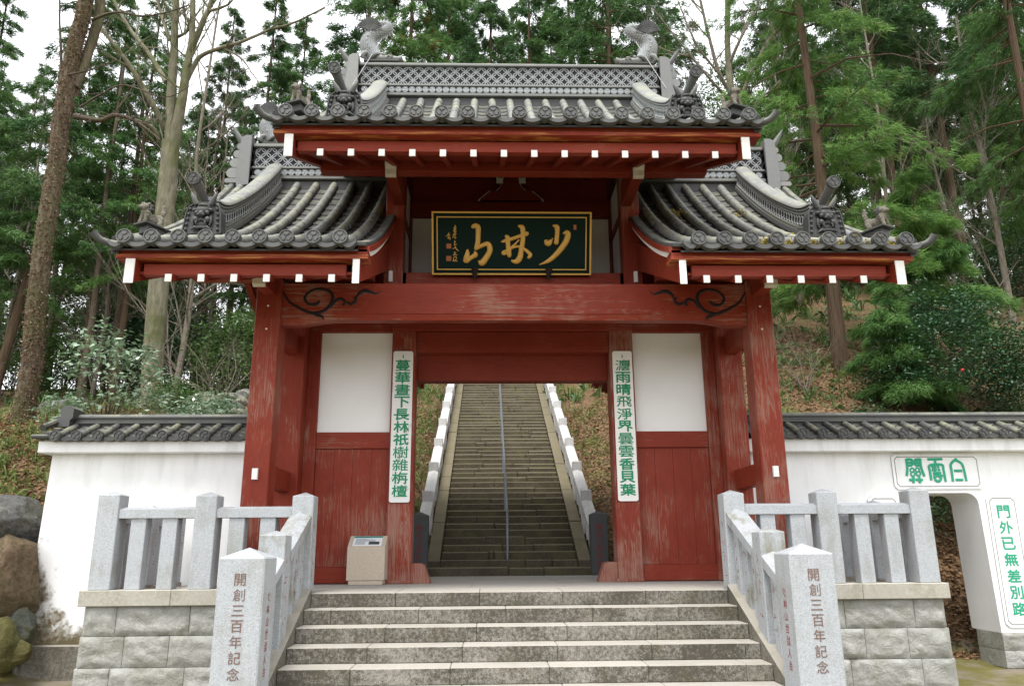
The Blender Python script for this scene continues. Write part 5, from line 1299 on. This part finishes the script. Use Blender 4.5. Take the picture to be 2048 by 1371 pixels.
# single cedars one can point to
tree('cedar_tree', 'tall cedar with bare reddish trunk and bright green layered boughs right of the gate', 'tree', None, px(1690, 800, 10.2), 10.2, NEAR[0], NEAR[1], .6, 1.0, None, (0, .012))
tree('cedar_tree', 'tall cedar at the right edge above the white wall', 'tree', None, px(2130, 600, 12.0), 12.0, NEAR2[0], NEAR2[1], 2.2, 1.0)
tree('cedar_tree', 'cedar with dull brown trunk deeper in the wood right of the nearest cedar', 'tree', None, px(1915, 450, 19), 19, CED[1][0], CED[1][1], 1.0, .95)
tree('cedar_tree', 'dark slim cedar leaning on the far left', 'tree', None, px(20, 560, 15), 15, CED[0][0], CED[0][1], .3, .80, None, (0, .10))
tree('young_cedar', 'young drooping cedar behind the wall between the big trunk and the camellia', 'tree', None, px(1800, 760, 7.4), 7.4, YNG2[0], YNG2[1], 1.9, .80)
tree('young_cedar', 'young cedar half hidden behind the outer end of the right eaves', 'tree', None, px(1850, 560, 10.5), 10.5, YNG[0], YNG[1], 3.1, 1.1)
# the wood behind
GRP = 'cedars in the wood behind the gate'; LB = 'tall dark green cedar in the wood behind the gate'
wood_ = [(115, 430, 23), (205, 430, 19), (255, 560, 16), (430, 430, 21), (505, 600, 18.5), (560, 200, 27), (330, 300, 30), (610, 100, 23), (735, 60, 21), (825, 60, 19), (900, 60, 29), (980, 60, 24), (1060, 60, 20), (1140, 60, 27), (1215, 60, 21.5), (1300, 60, 31), (1560, 200, 25), (1610, 250, 31), (1740, 300, 24), (1800, 300, 32), (1850, 300, 21), (1990, 300, 25), (2080, 300, 18), (1760, 200, 17.5), (-60, 400, 18), (40, 400, 28), (-20, 300, 22), (870, 60, 34), (1100, 60, 36)]
random.seed(77)
for i, (x, y, Y) in enumerate(wood_):
    a = CED[i % 4]; RK.setdefault('wood', []).append(tree('cedar_tree', LB, 'tree', GRP, px(x, y, Y), Y, a[0], a[1], random.uniform(0, 6.28), random.uniform(.85, 1.08)*(.70 if x < 340 else .74 if x < 720 else 1.0)))
GRP2 = 'distant trees closing the wood'; LB2 = 'distant dark conifer at the back of the wood'
for i in range(58):
    x = -860+i*65+random.uniform(-25, 25); Y = random.uniform(36, 56) if -80 < x < 2130 else random.uniform(18, 40)
    if 820 < x < 1280: Y *= .82
    if 1340 < x < 1560 and random.random() < .6: continue
    if 90 < x < 200 or 440 < x < 560: continue
    a = FAR[i % 3]; tree('cedar_tree', LB2, 'tree', GRP2, px(x, 300, Y), Y, a[0], a[1], random.uniform(0, 6.28), random.uniform(.75, 1.1))
# slim trunks low in the wood on the left
GR3 = 'bare slim trunks in the wood on the left'
sl3 = MB(); trunk_tube(sl3, [(0, 0, -.4), (0, 0, 0), (.08, 0, 3), (0, .1, 7), (.1, 0, 12)], .16, .05, 8); SLIM = sl3.mesh('slim_trunk', 'bark_dark', 50)
sl4 = MB(); trunk_tube(sl4, [(0, 0, -.4), (0, 0, 0), (-.1, 0, 3), (.05, .1, 7), (-.1, 0, 12)], .17, .06, 8); SLIM2 = sl4.mesh('slim_trunk', 'bark_dark', 50)
for i, (x, y, Y) in enumerate(((180, 650, 15), (240, 640, 17), (395, 650, 20), (425, 650, 24), (455, 650, 19), (475, 700, 26), (365, 640, 27), (110, 560, 20), (1600, 600, 17), (1750, 420, 22), (1765, 420, 26), (1835, 460, 24), (1970, 480, 22))):
    RK.setdefault('slim', []).append(tree('slim_tree', 'bare slim trunk standing in the shade of the wood', 'tree', GR3, px(x, y, Y), Y, (SLIM, SLIM2)[i % 2], None, i*1.3, 1.0, None, (0, random.uniform(-.03, .03))))

def limb(mb, pts, r0, r1, n=10, flare=0, seed=0): return trunk_tube(mb, [tuple(at(*p)) for p in pts], r0, r1, n, flare, .02, seed)
def twigs(mb, A, rad, seed, levels=2, n=8, L=1.6, start=.25):
    rnd = random.Random(seed)
    for k in range(n):
        i = int((start+(1-start)*(k+rnd.random())/n)*(len(A)-1)); p = Vector(A[i]); T = Vector(A[min(i+1, len(A)-1)])-Vector(A[max(0, i-1)])
        d = (T.normalized()*.7+Vector((rnd.uniform(-1, 1), rnd.uniform(-.8, .8), rnd.uniform(-.3, .8)))).normalized(); l = L*rnd.uniform(.5, 1.2); r = min(rad[i]*.55, .035)
        pts = [p]; 
        for q in range(5): d = (d+Vector((rnd.uniform(-.25, .25), rnd.uniform(-.25, .25), rnd.uniform(-.1, .25)))).normalized(); pts.append(pts[-1]+d*l/5)
        rr = [r*(1-.17*q) for q in range(6)]; mb.tube([tuple(q) for q in pts], rr, 5, cap=False)
        if levels > 1: twigs(mb, [tuple(q) for q in pts], rr, seed*7+k, levels-1, max(3, n//2+1), L*.55, .2)
# bare grey trees and light broadleaf trees mixed in among the cedars
def generic_bare(name, seed, H):
    w = MB(); A, r = trunk_tube(w, [(0, 0, -.4), (0, 0, 0), (.15, 0, H*.3), (-.1, .1, H*.6), (.1, 0, H)], .14, .03, 8, seed=seed); twigs(w, A, r, seed, 3, 16, H*.30, .28)
    return w.mesh(name, 'bark_twig', 50)
def generic_broad(name, seed, H, mat):
    global rng
    rng = np.random.default_rng(seed); w = MB(); A, r = trunk_tube(w, [(0, 0, -.4), (0, 0, 0), (.2, 0, H*.35), (0, .1, H*.8)], .16, .05, 8, seed=seed); twigs(w, A, r, seed, 2, 12, H*.32, .3)
    u = norm(rng.normal(0, 1, (130, 3))); C = u*rng.uniform(.35, 1, (130, 1))*np.array([H*.26, H*.26, H*.36])+np.array([0, 0, H*.62])
    V = leaves(C, 85, .36, .12, .06, .5); t = np.clip(np.repeat(rng.uniform(0, .8, 130), 85)+rng.uniform(-.15, .2, 130*85), 0, 1)
    return w.mesh(name+'_trunk', 'bark_dark', 50), leafmesh(name, V, mat, t)
BARE = [generic_bare('bare_trunk', 900+i, 13) for i in range(2)]; BRD = [generic_broad('broad_crown', 910+i, 11, 'broad') for i in range(2)]
random.seed(123)
for i, (x, y, Y) in enumerate(((235, 400, 17), (450, 350, 19), (560, 200, 20), (655, 100, 24), (60, 400, 16), (1000, 60, 18), (1290, 60, 19), (1370, 100, 22), (1560, 250, 18), (1780, 400, 16), (1880, 400, 18), (2000, 500, 14), (380, 500, 15), (1520, 100, 27))):
    RK.setdefault('bare', []).append(tree('bare_tree', '', 'tree', 'leafless trees among the cedars', px(x, y, Y), Y, BARE[i % 2], None, random.uniform(0, 6), random.uniform(.8, 1.15)))
rank(RK['bare'], 'leafless grey twiggy tree, %s from the left among the cedars')
for i, (x, y, Y) in enumerate(((150, 400, 26), (300, 420, 27), (390, 400, 25), (490, 400, 23), (620, 150, 30), (690, 100, 27), (30, 450, 24), (1500, 250, 26), (1700, 350, 28), (1950, 400, 27), (2050, 450, 21), (1400, 150, 33), (240, 520, 20))):
    a = BRD[i % 2]; RK.setdefault('broad', []).append(tree('evergreen_tree', '', 'tree', 'broadleaf evergreens among the cedars', px(x, y, Y), Y, a[0], a[1], random.uniform(0, 6), random.uniform(.85, 1.25)))
rank(RK['broad'], 'broad-leaved evergreen tree, %s from the left among the cedars')
# big ivy-covered trunk on the left, forked at the top
YA = 6.6
mb = MB(); A, rd = limb(mb, [(40, 860, YA), (62, 740, YA), (70, 640, YA), (85, 500, YA), (112, 330, YA), (128, 200, YA), (150, 90, YA), (172, 0, YA), (190, -160, YA)], .205, .155, 14, .3, 3)
TA = thing('ivy_tree', tuple(at(66, 690, YA)), 'massive leaning trunk with reddish ivy, forked high up, at the left edge', 'tree')
A2, r2 = limb(mb, [(150, 175, YA+.1), (175, 110, YA+.2), (196, 40, YA+.3), (206, -40, YA+.4), (230, -200, YA+.5)], .10, .125, 10, 0, 5)
part('trunk', mb, 'bark_ivy', TA, 60)
mb = MB(); A3, r3 = limb(mb, [(150, 232, YA), (200, 240, YA-.3), (235, 230, YA-.5), (275, 245, YA-.6), (320, 280, YA-.6)], .07, .02, 7, 0, 6); twigs(mb, A3, r3, 4, 2, 6, 1.2)
A3, r3 = limb(mb, [(118, 215, YA), (122, 130, YA-.1), (120, 60, YA-.2), (118, -20, YA-.2)], .045, .02, 6, 0, 7)
A3, r3 = limb(mb, [(125, 152, YA), (180, 140, YA-.5), (240, 118, YA-.7)], .03, .008, 6, 0, 8); twigs(mb, A3, r3, 5, 2, 4, .8)
A3, r3 = limb(mb, [(185, 40, YA), (230, 25, YA-.3), (300, 32, YA-.5), (380, 10, YA-.6)], .04, .012, 6, 0, 8); twigs(mb, A3, r3, 6, 2, 5, 1.0)
A3, r3 = limb(mb, [(160, 215, YA), (200, 190, YA-.2), (250, 170, YA-.5), (330, 195, YA-.8), (390, 165, YA-.8)], .03, .008, 6, 0, 9); twigs(mb, A3, r3, 7, 2, 5, .9)
part('branch', mb, 'bark_dark', TA, 60)
# ivy leaves hugging the trunk
NI = 6500; idx = rng.integers(0, len(A), NI); Pn = np.array([A[i] for i in idx])+rng.normal(0, .12, (NI, 3))*np.array([0, 0, 1]); ang = np.where(rng.uniform(0, 1, NI) < .7, rng.normal(5.3, .8, NI), rng.uniform(0, 6.28, NI)); rr_ = np.array([rd[i] for i in idx])*1.03
Pn[:, 0] += np.cos(ang)*rr_; Pn[:, 1] += np.sin(ang)*rr_
c = link('ivy', leafmesh('ivy', leaves(Pn, 1, .010, .05, .04, .1), 'ivyleaf', rng.uniform(0, 1, NI)), TA); c['kind'] = 'stuff'
# pale-barked bare tree
YB = 12.0
TB = thing('pale_tree', tuple(at(300, 815, YB)), 'pale mossy-barked bare tree with many forked limbs left of the gate', 'tree')
mb = MB(); A, rd = limb(mb, [(297, 850, YB), (300, 815, YB), (312, 640, YB), (325, 480, YB), (334, 380, YB), (342, 285, YB)], .30, .25, 14, .7, 11)
L1, q1 = limb(mb, [(340, 300, YB), (342, 200, YB), (348, 110, YB), (350, 40, YB), (356, -80, YB), (362, -220, YB)], .17, .07, 10, 0, 12)
L2, q2 = limb(mb, [(346, 300, YB), (362, 210, YB-.2), (375, 130, YB-.3), (385, 60, YB-.3), (385, -60, YB-.3)], .18, .07, 10, 0, 13)
part('trunk', mb, 'bark_pale', TB, 60)
mb = MB()
for pts, a, b, sd in (([(380, 105, YB-.3), (405, 45, YB-.6), (420, 10, YB-.7), (436, -50, YB-.8)], .11, .05, 1), ([(330, 258, YB), (300, 200, YB-.5), (262, 135, YB-.8), (232, 95, YB-1), (205, 60, YB-1.2)], .10, .05, 2), ([(333, 165, YB), (300, 110, YB+.5), (265, 65, YB+.7), (232, 10, YB+.9), (215, -40, YB+1)], .085, .04, 3), ([(320, 285, YB), (305, 255, YB-.3), (270, 240, YB-.6), (230, 228, YB-.9)], .07, .03, 4),
                      ([(368, 175, YB-.2), (395, 120, YB-.3), (430, 100, YB-.5), (480, 85, YB-.8), (540, 60, YB-1), (590, 45, YB-1.2), (650, 15, YB-1.4)], .085, .022, 5), ([(340, 80, YB), (322, 30, YB+.4), (308, -30, YB+.5)], .06, .03, 6), ([(352, 75, YB), (372, 65, YB-.2), (380, 40, YB-.4)], .05, .04, 7), ([(450, 98, YB-.6), (480, 115, YB-.7), (500, 140, YB-.8), (520, 170, YB-.9)], .04, .012, 8), ([(420, 22, YB-.7), (455, 10, YB-.9), (480, -20, YB-1)], .05, .02, 9)):
    A3, r3 = limb(mb, pts, a, b, 7, 0, sd); twigs(mb, A3, r3, 30+sd, 2, 6, 1.5, .3)
twigs(mb, L1, q1, 41, 3, 7, 2.2, .3); twigs(mb, L2, q2, 42, 3, 7, 2.2, .3)
part('branch', mb, 'bark_pale', TB, 60)
# bare tree to the right of the top roof
YC_ = 15.0
TC = thing('bare_tree', (px(1470, 300, YC_), YC_, tz(px(1470, 300, YC_), YC_)), 'bare pale branching tree rising behind the right end of the top roof', 'tree')
mb = MB(); A, rd = limb(mb, [(1490, 480, YC_), (1475, 300, YC_), (1462, 190, YC_), (1455, 90, YC_), (1455, 0, YC_), (1450, -120, YC_)], .17, .08, 10, .2, 21); part('trunk', mb, 'bark_pale', TC, 60)
A = list(A); mb = MB()
for pts, a, b, sd in (([(1463, 190, YC_), (1440, 150, YC_-.4), (1422, 90, YC_-.6), (1405, 20, YC_-.8), (1385, -60, YC_-1)], .08, .04, 1), ([(1458, 130, YC_), (1480, 80, YC_-.5), (1505, 30, YC_-.7), (1530, -30, YC_-.9)], .07, .03, 2), ([(1470, 220, YC_), (1510, 130, YC_-.6), (1545, 70, YC_-.9), (1600, 25, YC_-1.2)], .07, .02, 3), ([(1468, 210, YC_), (1430, 170, YC_-1), (1380, 110, YC_-1.4), (1340, 60, YC_-1.6), (1300, 10, YC_-1.8)], .06, .015, 4), ([(1440, 150, YC_-.4), (1400, 100, YC_-.8), (1370, 40, YC_-1), (1350, -20, YC_-1.1)], .05, .02, 5), ([(1480, 260, YC_), (1520, 200, YC_-.5), (1560, 160, YC_-.8), (1590, 90, YC_-1)], .05, .015, 6), ([(1385, 115, YC_-1.3), (1330, 100, YC_-1.6), (1270, 70, YC_-1.9), (1210, 55, YC_-2)], .03, .008, 7)):
    A3, r3 = limb(mb, pts, a, b, 7, 0, sd); twigs(mb, A3, r3, 60+sd, 3, 6, 1.6, .25)
part('branch', mb, 'bark_twig', TC, 60)

# shrubs ---------------------------------------------------------------------------------------------
def bush(name, label, cat, x, y, R, H, ncl, nl, rcl, L, Wd, mat, seed, stems=7, group=None, z=None, shell=.5, bark_='bark_dark', flowers=0, base=.15, flat=.6):
    global rng
    rng = np.random.default_rng(seed); z = tz(x, y) if z is None else z; o = thing(name, (x, y, z), label, cat, group)
    u = norm(rng.normal(0, 1, (ncl, 3))); u[:, 2] = np.abs(u[:, 2])*1.0; r = rng.uniform(shell, 1, (ncl, 1))**.6
    C = u*r*np.array([R, R, H*(1-base)])+np.array([0, 0, H*base]); w = MB()
    for i in range(min(ncl, stems*4)):
        c = C[i]; k = rng.uniform(.25, .6); w.tube([(rng.normal(0, .05), rng.normal(0, .05), -.2), (c[0]*k*.6, c[1]*k*.6, c[2]*k), tuple(c)], [.010*H/2+.006, .008, .003], 5, cap=False)
    w.v = [(a+x, b+y, c_+z) for a, b, c_ in w.v]; part('stem', w, bark_, o, 60)
    V = leaves(C, nl, rcl, L, Wd, flat)+np.array([x, y, z]); t = np.clip(np.repeat(rng.uniform(0, .8, ncl), nl)+rng.uniform(-.15, .2, ncl*nl), 0, 1)
    c = link('foliage', leafmesh(name, V, mat, t), o); c['kind'] = 'stuff'
    if flowers:
        for i in range(flowers):
            p = C[rng.integers(0, ncl)]*1.06; f = MB(); f.ball((p[0]+x, p[1]-.1+y, p[2]+z), .035, 8, 5); part('flower', f, 'camred', o)
    return o
xc = px(1885, 700, 7.6)
bush('camellia_bush', 'large dark glossy camellia bush above the right wall', 'bush', xc, 7.6, 1.75, 3.0, 230, 85, .19, .085, .045, 'glossy', 501, 9, flowers=1)
bush('camellia_bush', 'second glossy evergreen bush at the right edge of the picture above the wall', 'bush', px(2040, 680, 6.8), 6.8, 1.1, 2.2, 100, 60, .2, .085, .045, 'glossy', 502, 8)
bush('evergreen_bush', 'dark evergreen bush seen through the arched passage', 'bush', px(1900, 1040, 6.0)+.15, 5.2, 1.2, 1.7, 90, 70, .2, .09, .045, 'glossy', 503, 6)
bush('pale_leaf_shrub', 'open shrub with pale shiny leaves and dark forked stem behind the left wall', 'bush', px(215, 820, 5.2), 5.2, 1.15, 2.75, 60, 26, .13, .14, .06, 'pale', 504, 12, shell=.35, base=.25)
bush('pale_leaf_shrub', 'low shrub with pale shiny leaves near the left gate post', 'bush', px(410, 800, 6.6), 6.6, .75, 1.0, 40, 40, .16, .12, .05, 'pale', 505, 6, base=.2)
def twig_bush(label, x, y, H, seed, ns=6):
    z = tz(x, y); o = thing('twiggy_shrub', (x, y, z), label, 'bush'); rnd = random.Random(seed)
    for k in range(ns):
        w = MB(); a = rnd.uniform(0, 6.28); L = H*rnd.uniform(.6, 1.1); P = [(x+rnd.uniform(-.1, .1), y+rnd.uniform(-.1, .1), z-.1)]; d = Vector((math.cos(a)*.5, math.sin(a)*.5, 1)).normalized()
        for q in range(7): d = (d+Vector((rnd.uniform(-.35, .35), rnd.uniform(-.35, .35), rnd.uniform(-.25, .15)))).normalized(); P.append(tuple(Vector(P[-1])+d*L/7))
        r = [.016*(1-.12*q) for q in range(8)]; w.tube(P, r, 5, cap=False); twigs(w, P, r, seed*13+k, 3, 7, L*.45, .15); part('stem', w, 'bark_twig', o, 60)
twig_bush('tangle of reddish bare twigs under the left eaves', px(440, 700, 9.8), 9.8, 2.6, 506, 7)
twig_bush('bare grey twigs on the brown slope right of the gate', px(1605, 740, 8.6), 8.6, 1.8, 507, 6)
twig_bush('bare brown twigs in front of the camellia at the right edge', px(2000, 780, 5.8), 5.8, 1.5, 508, 6)
GE = 'evergreen undergrowth of the wood'
bush('evergreen_bush', 'low leafy bush behind the right wall at the foot of the big cedar', 'bush', px(1740, 815, 6.6), 6.6, .6, .8, 40, 60, .15, .08, .04, 'glossy', 561, 5)
bush('evergreen_bush', 'small green bush behind the left wall among the rocks', 'bush', px(350, 800, 8.2), 8.2, .55, .7, 34, 60, .15, .08, .035, 'broad', 562, 5)
for i, (x, y, Y, R, H, mt) in enumerate(((400, 640, 19, 2.2, 3.4, 'glossy'), (470, 680, 22, 2.4, 4.2, 'cedar_dk'), (350, 660, 24, 2.5, 3.6, 'glossy'), (255, 660, 21, 2.2, 4.2, 'glossy'), (150, 620, 24, 2.6, 4.5, 'broad'), (60, 560, 26, 2.8, 4.0, 'broad'), (495, 640, 15.5, 1.4, 3.0, 'broad'), (1590, 560, 22, 2.2, 3.2, 'glossy'), (1700, 520, 24, 2.4, 3.2, 'broad'), (1800, 500, 26, 2.6, 3.4, 'glossy'), (1980, 540, 22, 2.4, 3.4, 'broad'), (2060, 560, 17, 2.0, 3.2, 'glossy'), (20, 640, 17, 2.0, 3.6, 'broad'), (330, 560, 28, 2.4, 6.5, 'broad'), (210, 500, 29, 2.6, 7.5, 'broad'), (300, 440, 22, 1.5, 8.0, 'glossy'))):
    RK.setdefault('bush', []).append(bush('evergreen_bush', 'dark evergreen bush low in the shade of the wood', 'bush', px(x, y, Y), Y, R, H, 110, 80, .34, .14, .07, mt, 520+i, 5, GE))

# bamboo grass and brambles on the left bank
def tuft_field(name, label, cat, pts, nb, L, Wd, mat, seed, kind='stuff', droop=.35):
    global rng
    rng = np.random.default_rng(seed); P = np.array([(x, y, tz(x, y)) for x, y in pts]); D = np.tile(np.array([0, 0, 1.]), (len(P), 1)); N = len(P)*nb
    P = np.repeat(P, nb, 0)+rng.normal(0, .09, (N, 3))*np.array([1, 1, .2]); d = norm(np.repeat(D, nb, 0)+rng.normal(0, .55, (N, 3))); l = L*rng.uniform(.5, 1.3, (N, 1)); s = norm(np.cross(d, rng.normal(0, 1, d.shape))); w = Wd
    m1 = P+d*l*.55; tp = P+d*l+np.array([0, 0, -1.])*l*droop
    V = np.stack([P-s*w*.3, P+s*w*.3, m1+s*w*.5, tp, m1-s*w*.5], 1)
    o = link(name, leafmesh(name, V, mat, np.clip(np.repeat(rng.uniform(0, .8, len(pts)), nb)+rng.uniform(-.2, .25, N), 0, 1))); tag(o, label, cat, None, kind); return o
rnd = random.Random(9)
tuft_field('bamboo_grass', 'bamboo grass and tangled weeds covering the left bank', 'grass', [(rnd.uniform(-9.8, -7.0), rnd.uniform(2.3, 5.2)) for _ in range(230)], 11, .28, .028, 'sasa', 601)
tuft_field('bamboo_grass', 'thin green cane leaves around the foot of the ivy trunk', 'grass', [(rnd.uniform(-11.0, -7.4), rnd.uniform(5.2, 7.6)) for _ in range(110)], 9, .36, .020, 'sasa', 602, droop=.15)
tuft_field('slope_grass', 'green grass on the slope left of the long stairway', 'grass', [(-rnd.uniform(1.95, 4.2), rnd.uniform(6.0, 22)) for _ in range(900)], 10, .26, .02, 'sasa', 603)
tuft_field('slope_grass', 'sparse grass on the brown slope right of the long stairway', 'grass', [(rnd.uniform(1.95, 4.5), rnd.uniform(6.0, 22)) for _ in range(380)], 8, .20, .018, 'sasa', 604)
tuft_field('undergrowth', 'low weeds between the rocks behind the left wall', 'plants', [(-rnd.uniform(4.2, 9.5), rnd.uniform(4.5, 12)) for _ in range(160)], 7, .18, .03, 'sasa', 605)
tuft_field('undergrowth', 'green weeds and ferns on the brown slope right of the gate', 'plants', [(rnd.uniform(5.2, 12), rnd.uniform(6.5, 16)) for _ in range(330)], 10, .30, .035, 'broad', 606)
tuft_field('undergrowth', 'dark weeds on the slope deep in the wood', 'plants', [(rnd.uniform(-16, 16), rnd.uniform(14, 30)) for _ in range(700)], 10, .55, .06, 'broad', 607)
tuft_field('bamboo_grass', 'weeds growing against the boulders at the left edge', 'grass', [(rnd.uniform(-8.3, -7.0), rnd.uniform(2.6, 3.3)) for _ in range(90)], 12, .26, .03, 'sasa', 608)
# dead leaves
def litter(name, label, reg, n, seed, L=.085):
    global rng
    rng = np.random.default_rng(seed); P = []
    for (x0, x1, y0, y1, w) in reg:
        for _ in range(int(n*w)):
            x, y = rng.uniform(x0, x1), rng.uniform(y0, y1); z = tz(x, y)
            if z > -1.2: P.append((x, y, z+.015))
    P = np.array(P); V = leaves(P, 1, .004, L, L*.55, .75)
    o = link(name, leafmesh(name, V, 'litter', rng.uniform(0, 1, len(P)))); tag(o, label, 'leaves', None, 'stuff')
litter('dead_leaves', 'dead leaves strewn over the slopes of the wood', [(1.9, 9.5, 5.3, 14, .40), (-9, -1.9, 5.3, 14, .25), (-10.5, -7, 2, 7, .30), (5.2, 9, 3, 6, .20), (-1.25, 1.25, 5.3, 12, .0)], 60000, 611)

# boulders and rocks --------------------------------------------------------------------------------
def rock(name, label, x, y, z, r, mat, seed, group=None, sub=4, cat='boulder'):
    """a boulder: a ball cut by random planes into broken faces, then weathered"""
    bm = bmesh.new(); bmesh.ops.create_icosphere(bm, subdivisions=sub, radius=1); rn = random.Random(seed*31)
    pl_ = []
    for _ in range(13):
        n_ = Vector((rn.gauss(0, 1), rn.gauss(0, 1), rn.gauss(0, 1))).normalized(); pl_.append((n_, rn.uniform(.70, .93)))
    for v in bm.verts:
        p = v.co.copy(); p *= 1+.16*noise.fractal(p*.9+Vector((seed*3.7, 0, 0)), 1.2, 2, 3)
        for n_, d in pl_:
            e = p.dot(n_)-d
            if e > 0: p -= n_*e*.88
        p *= 1+.045*noise.fractal(p*3.5+Vector((0, seed, 0)), .9, 2.1, 5)
        v.co = Vector((p.x*r[0], p.y*r[1], p.z*r[2]))*1.12
    m = bpy.data.meshes.new(name); bm.to_mesh(m); bm.free(); m.materials.append(MT[mat]); m.polygons.foreach_set('use_smooth', [True]*len(m.polygons)); m.update()
    return tag(link(name, m, None, (x, y, z), (0, 0, seed)), label, cat, group)
YK = 2.3
def pk(x, y): q = at(x, y, YK); return float(q[0]), float(q[2])
for (x, y, r, mat, sd, lb, Y) in ((5, 1050, (.52, .45, .47), 'rock_grey', 1, 'large grey boulder on top of the pile at the left edge', 2.55), (2, 1160, (.50, .42, .62), 'rock_brown', 2.4, 'large brown boulder in the pile at the left edge', 2.15), (42, 1255, (.20, .22, .26), 'rock_dark', 3.1, 'small dark boulder wedged against the foot of the white wall', 2.1), (-2, 1290, (.22, .24, .34), 'rock_moss', 4.7, 'yellow-green mossy boulder at the bottom left', 1.75), (32, 1305, (.15, .17, .15), 'rock_moss', 5.2, 'small mossy stone at the bottom left', 1.8), (-50, 1230, (.4, .4, .55), 'rock_dark', 6.2, 'dark boulder cut off by the left edge', 2.3)):
    q = at(x, y, Y); rock('boulder', lb, float(q[0]), Y, float(q[2]), r, mat, sd, None, 5)
random.seed(15)
for i in range(26):
    x = 330+random.uniform(0, 165); y = random.uniform(775, 822); Y = 7.5+(822-y)*.085+random.uniform(-.2, .4); X = px(x, y, Y); rr_ = random.uniform(.12, .30)
    RK.setdefault('bank', []).append(rock('garden_rock', 'rounded pale rock in the rocky bank behind the left wall', X, Y, tz(X, Y)+rr_*.25, (rr_*1.25, rr_, rr_*.75), ('rock_pale', 'rock_grey', 'rock_pale')[i % 3], i*1.7, 'rocks banked behind the left wall', 3, 'rock'))
for i in range(12):
    x = 105+i*7.5+random.uniform(-3, 3); Y = 9.2+random.uniform(-.5, .8); X = px(x, 780, Y); rr_ = random.uniform(.16, .30)
    RK.setdefault('row', []).append(rock('garden_rock', 'grey stone in the row behind the left end of the wall', X, Y, tz(X, Y)+rr_*.3, (rr_*1.3, rr_, rr_*.8), ('rock_grey', 'rock_dark')[i % 2], 40+i*1.3, 'row of grey stones behind the left wall end', 3, 'rock'))
rank(RK['wood'], 'tall dark green cedar, %s from the left in the wood behind the gate'); rank(RK['slim'], 'bare slim trunk, %s from the left among the thin trunks in the shade')
rank(RK['bush'], 'dark evergreen bush, %s from the left in the undergrowth of the wood'); rank(RK['bank'], 'rounded rock, %s from the left in the rocky bank behind the left wall'); rank(RK['row'], 'grey stone, %s from the left in the row behind the wall end')
# yellow moss lodged in the right-hand eaves
rng = np.random.default_rng(700); mm = []
for x in (2.9, 3.2, 3.55, 3.84, 4.15, 4.45): mm.append(np.column_stack([rng.normal(x, .07, 60), rng.normal(-.72, .07, 60), rng.normal(prof(-.72)-.03, .015, 60)]))
for x in (2.5, 3.4): mm.append(np.column_stack([rng.normal(x, .06, 30), rng.normal(1.6, .12, 30), rng.normal(prof(1.6)-.02, .02, 30)]))
P = np.concatenate(mm); o = link('moss_tufts', leafmesh('moss_tufts', leaves(P, 3, .02, .05, .025, .2), 'moss_tuft', rng.uniform(0, 1, len(P)*3))); tag(o, 'yellow moss and needles lodged between the right roof tiles', 'moss', None, 'stuff')
for k in ('_at',):
    for o in bpy.data.objects:
        if k in o: del o[k]
